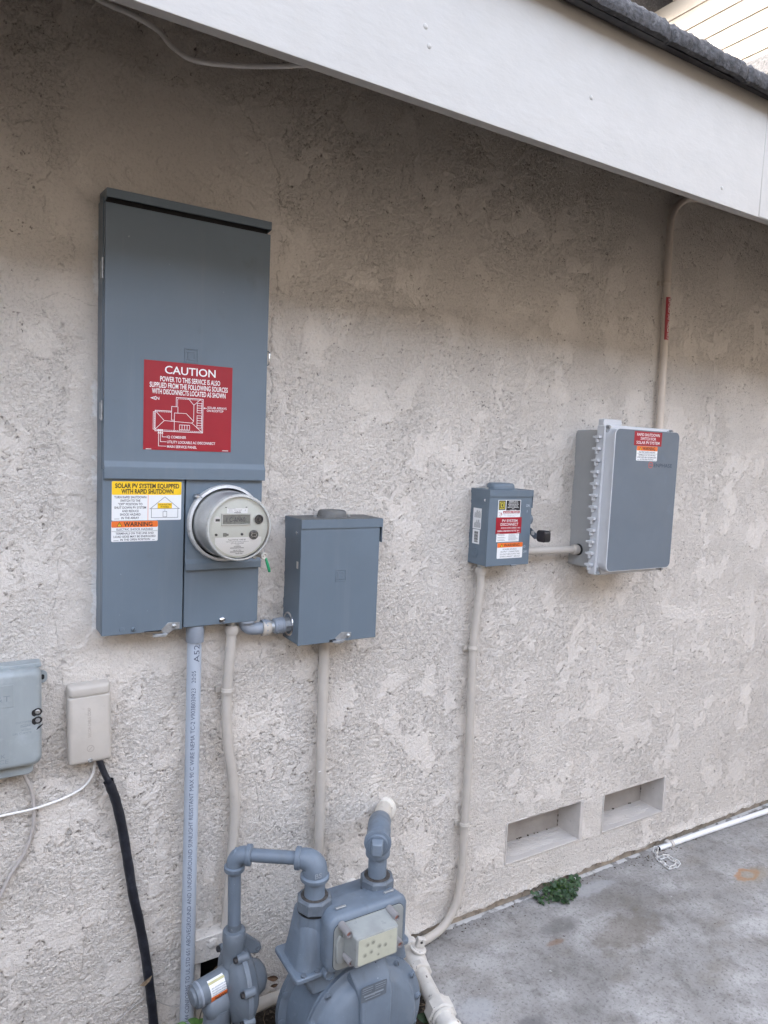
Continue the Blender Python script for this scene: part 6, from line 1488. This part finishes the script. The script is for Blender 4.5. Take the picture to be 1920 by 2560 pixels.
# ------------------------------------------------------------------ chain
def build_chain():
    t = thing('metal_chain', 'short shiny metal chain looped on the concrete beside the white pipe end', 'chain', (2.475, -0.07, 0.0))
    pts = [(2.5020, -0.0150, 0.018), (2.4790, -0.0300, 0.010), (2.4600, -0.0560, 0.006), (2.4480, -0.0820, 0.007), (2.4420, -0.1060, 0.006), (2.4400, -0.1320, 0.007), (2.4700, -0.1330, 0.006), (2.5050, -0.1220, 0.007), (2.5030, -0.1030, 0.006), (2.5060, -0.0760, 0.007), (2.4880, -0.0620, 0.006), (2.4690, -0.0640, 0.007)]
    P = [Vector(p) for p in pts]
    for i, (a, b) in enumerate(zip(P, P[1:])):
        d = (b - a); L = d.length + .008; d.normalize(); c = (a + b) / 2
        flat = Vector((0, 0, 1)) if i % 2 == 0 else d.cross(Vector((0, 0, 1))).normalized()
        w = d.cross(flat).normalized(); hw = .0085
        loop = []
        for k in range(24):
            q = 2 * math.pi * k / 24; s = math.sin(q)
            loop.append(c + d * (math.cos(q) * .006 + math.copysign(max(0, L / 2 - .006), math.cos(q))) + w * (s * hw))
        loop = [p if p.z > .0035 else Vector((p.x, p.y, .0035)) for p in loop]
        m = MB(); n = 8; rings = []
        for k in range(24):
            tg = (loop[(k + 1) % 24] - loop[k - 1]).normalized(); u = flat - tg * flat.dot(tg); u.normalize(); v = tg.cross(u)
            rings.append([loop[k] + (u * math.cos(2 * math.pi * j / n) + v * math.sin(2 * math.pi * j / n)) * .0023 for j in range(n)])
        vs = [p for r in rings for p in r]; fs = [(k * n + j, k * n + (j + 1) % n, ((k + 1) % 24) * n + (j + 1) % n, ((k + 1) % 24) * n + j) for k in range(24) for j in range(n)]
        m.add(vs, fs); m.build('link', 'chain_metal', t)
plain('chain_metal', (0.82, 0.83, 0.84), 0.35, metal=0.6, var=0.1)
build_chain()

# ------------------------------------------------------------------ plants, soil litter
def leaf_shape(mb, c, nrm, size, lobes=5, cup=.15):
    n = Vector(nrm).normalized(); t = n.cross(Vector((R.uniform(-1, 1), R.uniform(-1, 1), R.uniform(-.3, .3)))).normalized(); b = n.cross(t)
    vs = [Vector(c) - n * size * cup * .5]; k = 18
    for i in range(k):
        q = 2 * math.pi * i / k; r = size * (0.84 + 0.16 * math.cos(lobes * q)) * (0.35 if i == 0 else 1)
        vs.append(Vector(c) + t * r * math.cos(q) + b * r * math.sin(q) + n * size * cup * (math.cos(2 * q) * .4 + R.uniform(-.15, .15)))
    mb.add(vs, [(0, 1 + i, 1 + (i + 1) % k) for i in range(k)])
def build_weed():
    t = thing('weed', 'clump of round-leaved green weeds growing from the joint at the wall foot', 'plant', (1.93, -0.02, 0))
    f = MB(); s = MB()
    for i in range(190):
        u = R.random() if i % 3 else R.gauss(0.55, .18); u = min(1, max(0, u))
        x = 1.812 + .225 * u + R.uniform(-.012, .012)
        reach = .092 * math.sin(math.pi * (0.15 + .8 * u)) ** .7
        y = -0.006 - reach * R.random() ** .7
        z = .006 + .046 * R.random() ** 1.5 * (1 - 0.45 * abs(u - .5) * 2)
        nrm = Vector((R.uniform(-.55, .55), R.uniform(-1.0, .0), 1))
        leaf_shape(f, (x, y, z), nrm, R.uniform(.005, .0120), R.choice((5, 6)))
        if i % 3 == 0:
            s.tube([(1.92 + (x - 1.92) * .4, -0.003, 0.0), (x * .5 + .96 + R.uniform(-.01, .01), y * .6, z * .7 + .006), (x, y, z - .001)], .0011, 5)
    f.build('foliage', 'leaf', t, smooth=None); s.build('stems', 'leaf_bright', t)
    def sprig(name, label, spots, mat, mx):
        t = thing(name, label, 'plant', (spots[0][0], spots[0][1], -0.045)); f = MB(); st = MB()
        for (x, y, z, sz) in spots:
            n = Vector((R.uniform(-.5, .5), R.uniform(-1, -.2), R.uniform(.5, 1))).normalized(); tt = Vector((R.uniform(-1, 1), R.uniform(-.3, .3), R.uniform(.1, .8)))
            tt = (tt - n * tt.dot(n)).normalized(); b = n.cross(tt); k = 8; L = []; Rr = []; vs = []; fs = []
            for i in range(k + 1):
                u = i / k; w = sz * .42 * math.sin(math.pi * u ** .8) ** .9; c = Vector((x, y, z)) + tt * sz * 1.5 * (u - .5) - n * sz * .5 * (u - .4) ** 2
                vs += [c + b * w + n * w * .25, c, c - b * w + n * w * .25]
            for i in range(k):
                o = 3 * i; fs += [(o, o + 1, o + 4, o + 3), (o + 1, o + 2, o + 5, o + 4)]
            f.add(vs, fs); st.tube([(x + R.uniform(-.01, .01), y, -0.05), (x, y, z)], .0012, 5)
        f.build('leaves', mat, t, smooth=60); st.build('stem', mat, t)
    sprig('seedling', 'bright green seedlings at the foot of the printed grey pipe', [(0.500, -0.10, 0.105, .022), (0.530, -0.115, 0.115, .024), (0.548, -0.105, 0.100, .018), (0.515, -0.125, 0.085, .020), (0.592, -0.14, 0.090, .020), (0.575, -0.15, 0.080, .016), (0.620, -0.15, 0.085, .014), (0.492, -0.09, 0.085, .016)], 'leaf_bright', 0)
    sprig('seedling', 'single dark green leaf in the soil between the gas meter and the white valve pipe', [(1.135, -0.300, 0.022, .030), (1.150, -0.30, 0.018, .018)], 'leaf', 0)
build_weed()
def build_litter():
    m = MB()
    for i in range(1500):
        x = R.uniform(0.35, 1.235); y = R.uniform(-0.60, 0.0); z = -0.043 + R.random() * .016
        L = R.uniform(.004, .016); w = L * R.uniform(.2, .6); q = R.uniform(0, math.pi); a = Vector((math.cos(q), math.sin(q), R.uniform(-.5, .5))) * L; b = Vector((-math.sin(q), math.cos(q), R.uniform(-.5, .5))) * w; c = Vector((x, y, z)); h = Vector((0, 0, .0015))
        m.ring_loft([[c + a * .5 + b * .5, c - a * .5 + b * .5, c - a * .5 - b * .5, c + a * .5 - b * .5], [c + a * .4 + b * .4 + h, c - a * .5 + b * .3 + h, c - a * .4 - b * .5 + h, c + a * .5 - b * .4 + h]])
    tag(m.build('mulch', 'chip', smooth=None), 'dark bark mulch and crumbs covering the soil bed', 'mulch', kind='stuff')
    m = MB()
    for i in range(150):
        x = R.uniform(0.62, 1.22); y = R.uniform(-0.55, -0.03); z = -0.026 + R.random() * .015; q = R.uniform(0, math.pi); L = R.uniform(.02, .07)
        a = Vector((math.cos(q), math.sin(q), R.uniform(-.15, .25))) * L; c = Vector((x, y, z)); bnd = Vector((R.uniform(-1, 1), R.uniform(-1, 1), R.uniform(0, 1))) * L * .15
        m.tube([c - a * .5, c + bnd, c + a * .5], R.uniform(.0006, .0014), 5)
    tag(m.build('straw', 'twig'), 'thin dry stalks and twigs scattered over the soil bed', 'straw', kind='stuff')
    m = MB()
    for i in range(330):
        if i < 130: x = R.uniform(1.3, 3.3); y = -0.004 - abs(R.gauss(0, .02)); s = R.uniform(.0015, .004)
        elif i < 190: x = 2.45 + R.gauss(0, .07); y = -0.02 - abs(R.gauss(0, .04)); s = R.uniform(.0012, .004)
        else: x = R.uniform(1.3, 3.4); y = R.uniform(-0.9, -0.02); s = R.uniform(.0008, .0025)
        c = Vector((x, y, .0004)); q = R.uniform(0, 6); a = Vector((math.cos(q), math.sin(q), 0)) * s * R.uniform(.6, 2); b = Vector((-math.sin(q), math.cos(q), 0)) * s * .6; h = Vector((0, 0, s * .7))
        m.ring_loft([[c + a, c + b, c - a, c - b], [c + a * .5 + h, c + b * .5 + h, c - a * .6 + h, c - b * .5 + h]])
    tag(m.build('grit', 'chip', smooth=None), 'dark grit and crumbs lying on the concrete along the wall', 'debris', kind='stuff')
    for i, (x, y, z, sz, label) in enumerate(((0.792, -0.012, 0.068, .020, 'dark curled dead leaf on the wall left of the gas meter, the upper one'), (0.797, -0.015, 0.046, .012, 'small dark dead leaf just under the larger curled one beside the gas meter'), (0.612, -0.060, 0.200, .018, 'pale dry leaf hanging in front of the broken wall hole'))):
        m = MB(); k = 7; vs = []; fs = []
        tt = Vector((1, -.2, -.25 + .3 * i)).normalized(); n = Vector((0, -1, .6)).normalized(); n = (n - tt * n.dot(tt)).normalized(); b = n.cross(tt)
        for j in range(k + 1):
            u = j / k; w = sz * .35 * math.sin(math.pi * u) + .0006; c = Vector((x, y, z)) + tt * sz * 1.8 * (u - .5) + n * sz * .3 * math.sin(3 * u)
            vs += [c + b * w + n * w * .8, c, c - b * w + n * w * .6]
        for j in range(k):
            o = 3 * j; fs += [(o, o + 1, o + 4, o + 3), (o + 1, o + 2, o + 5, o + 4)]
        m.add(vs, fs); tag(m.build('dead_leaf', 'twig' if i == 2 else 'dead_leaf', smooth=60), label, 'leaf', 'dead leaves by the wall foot')
build_litter()
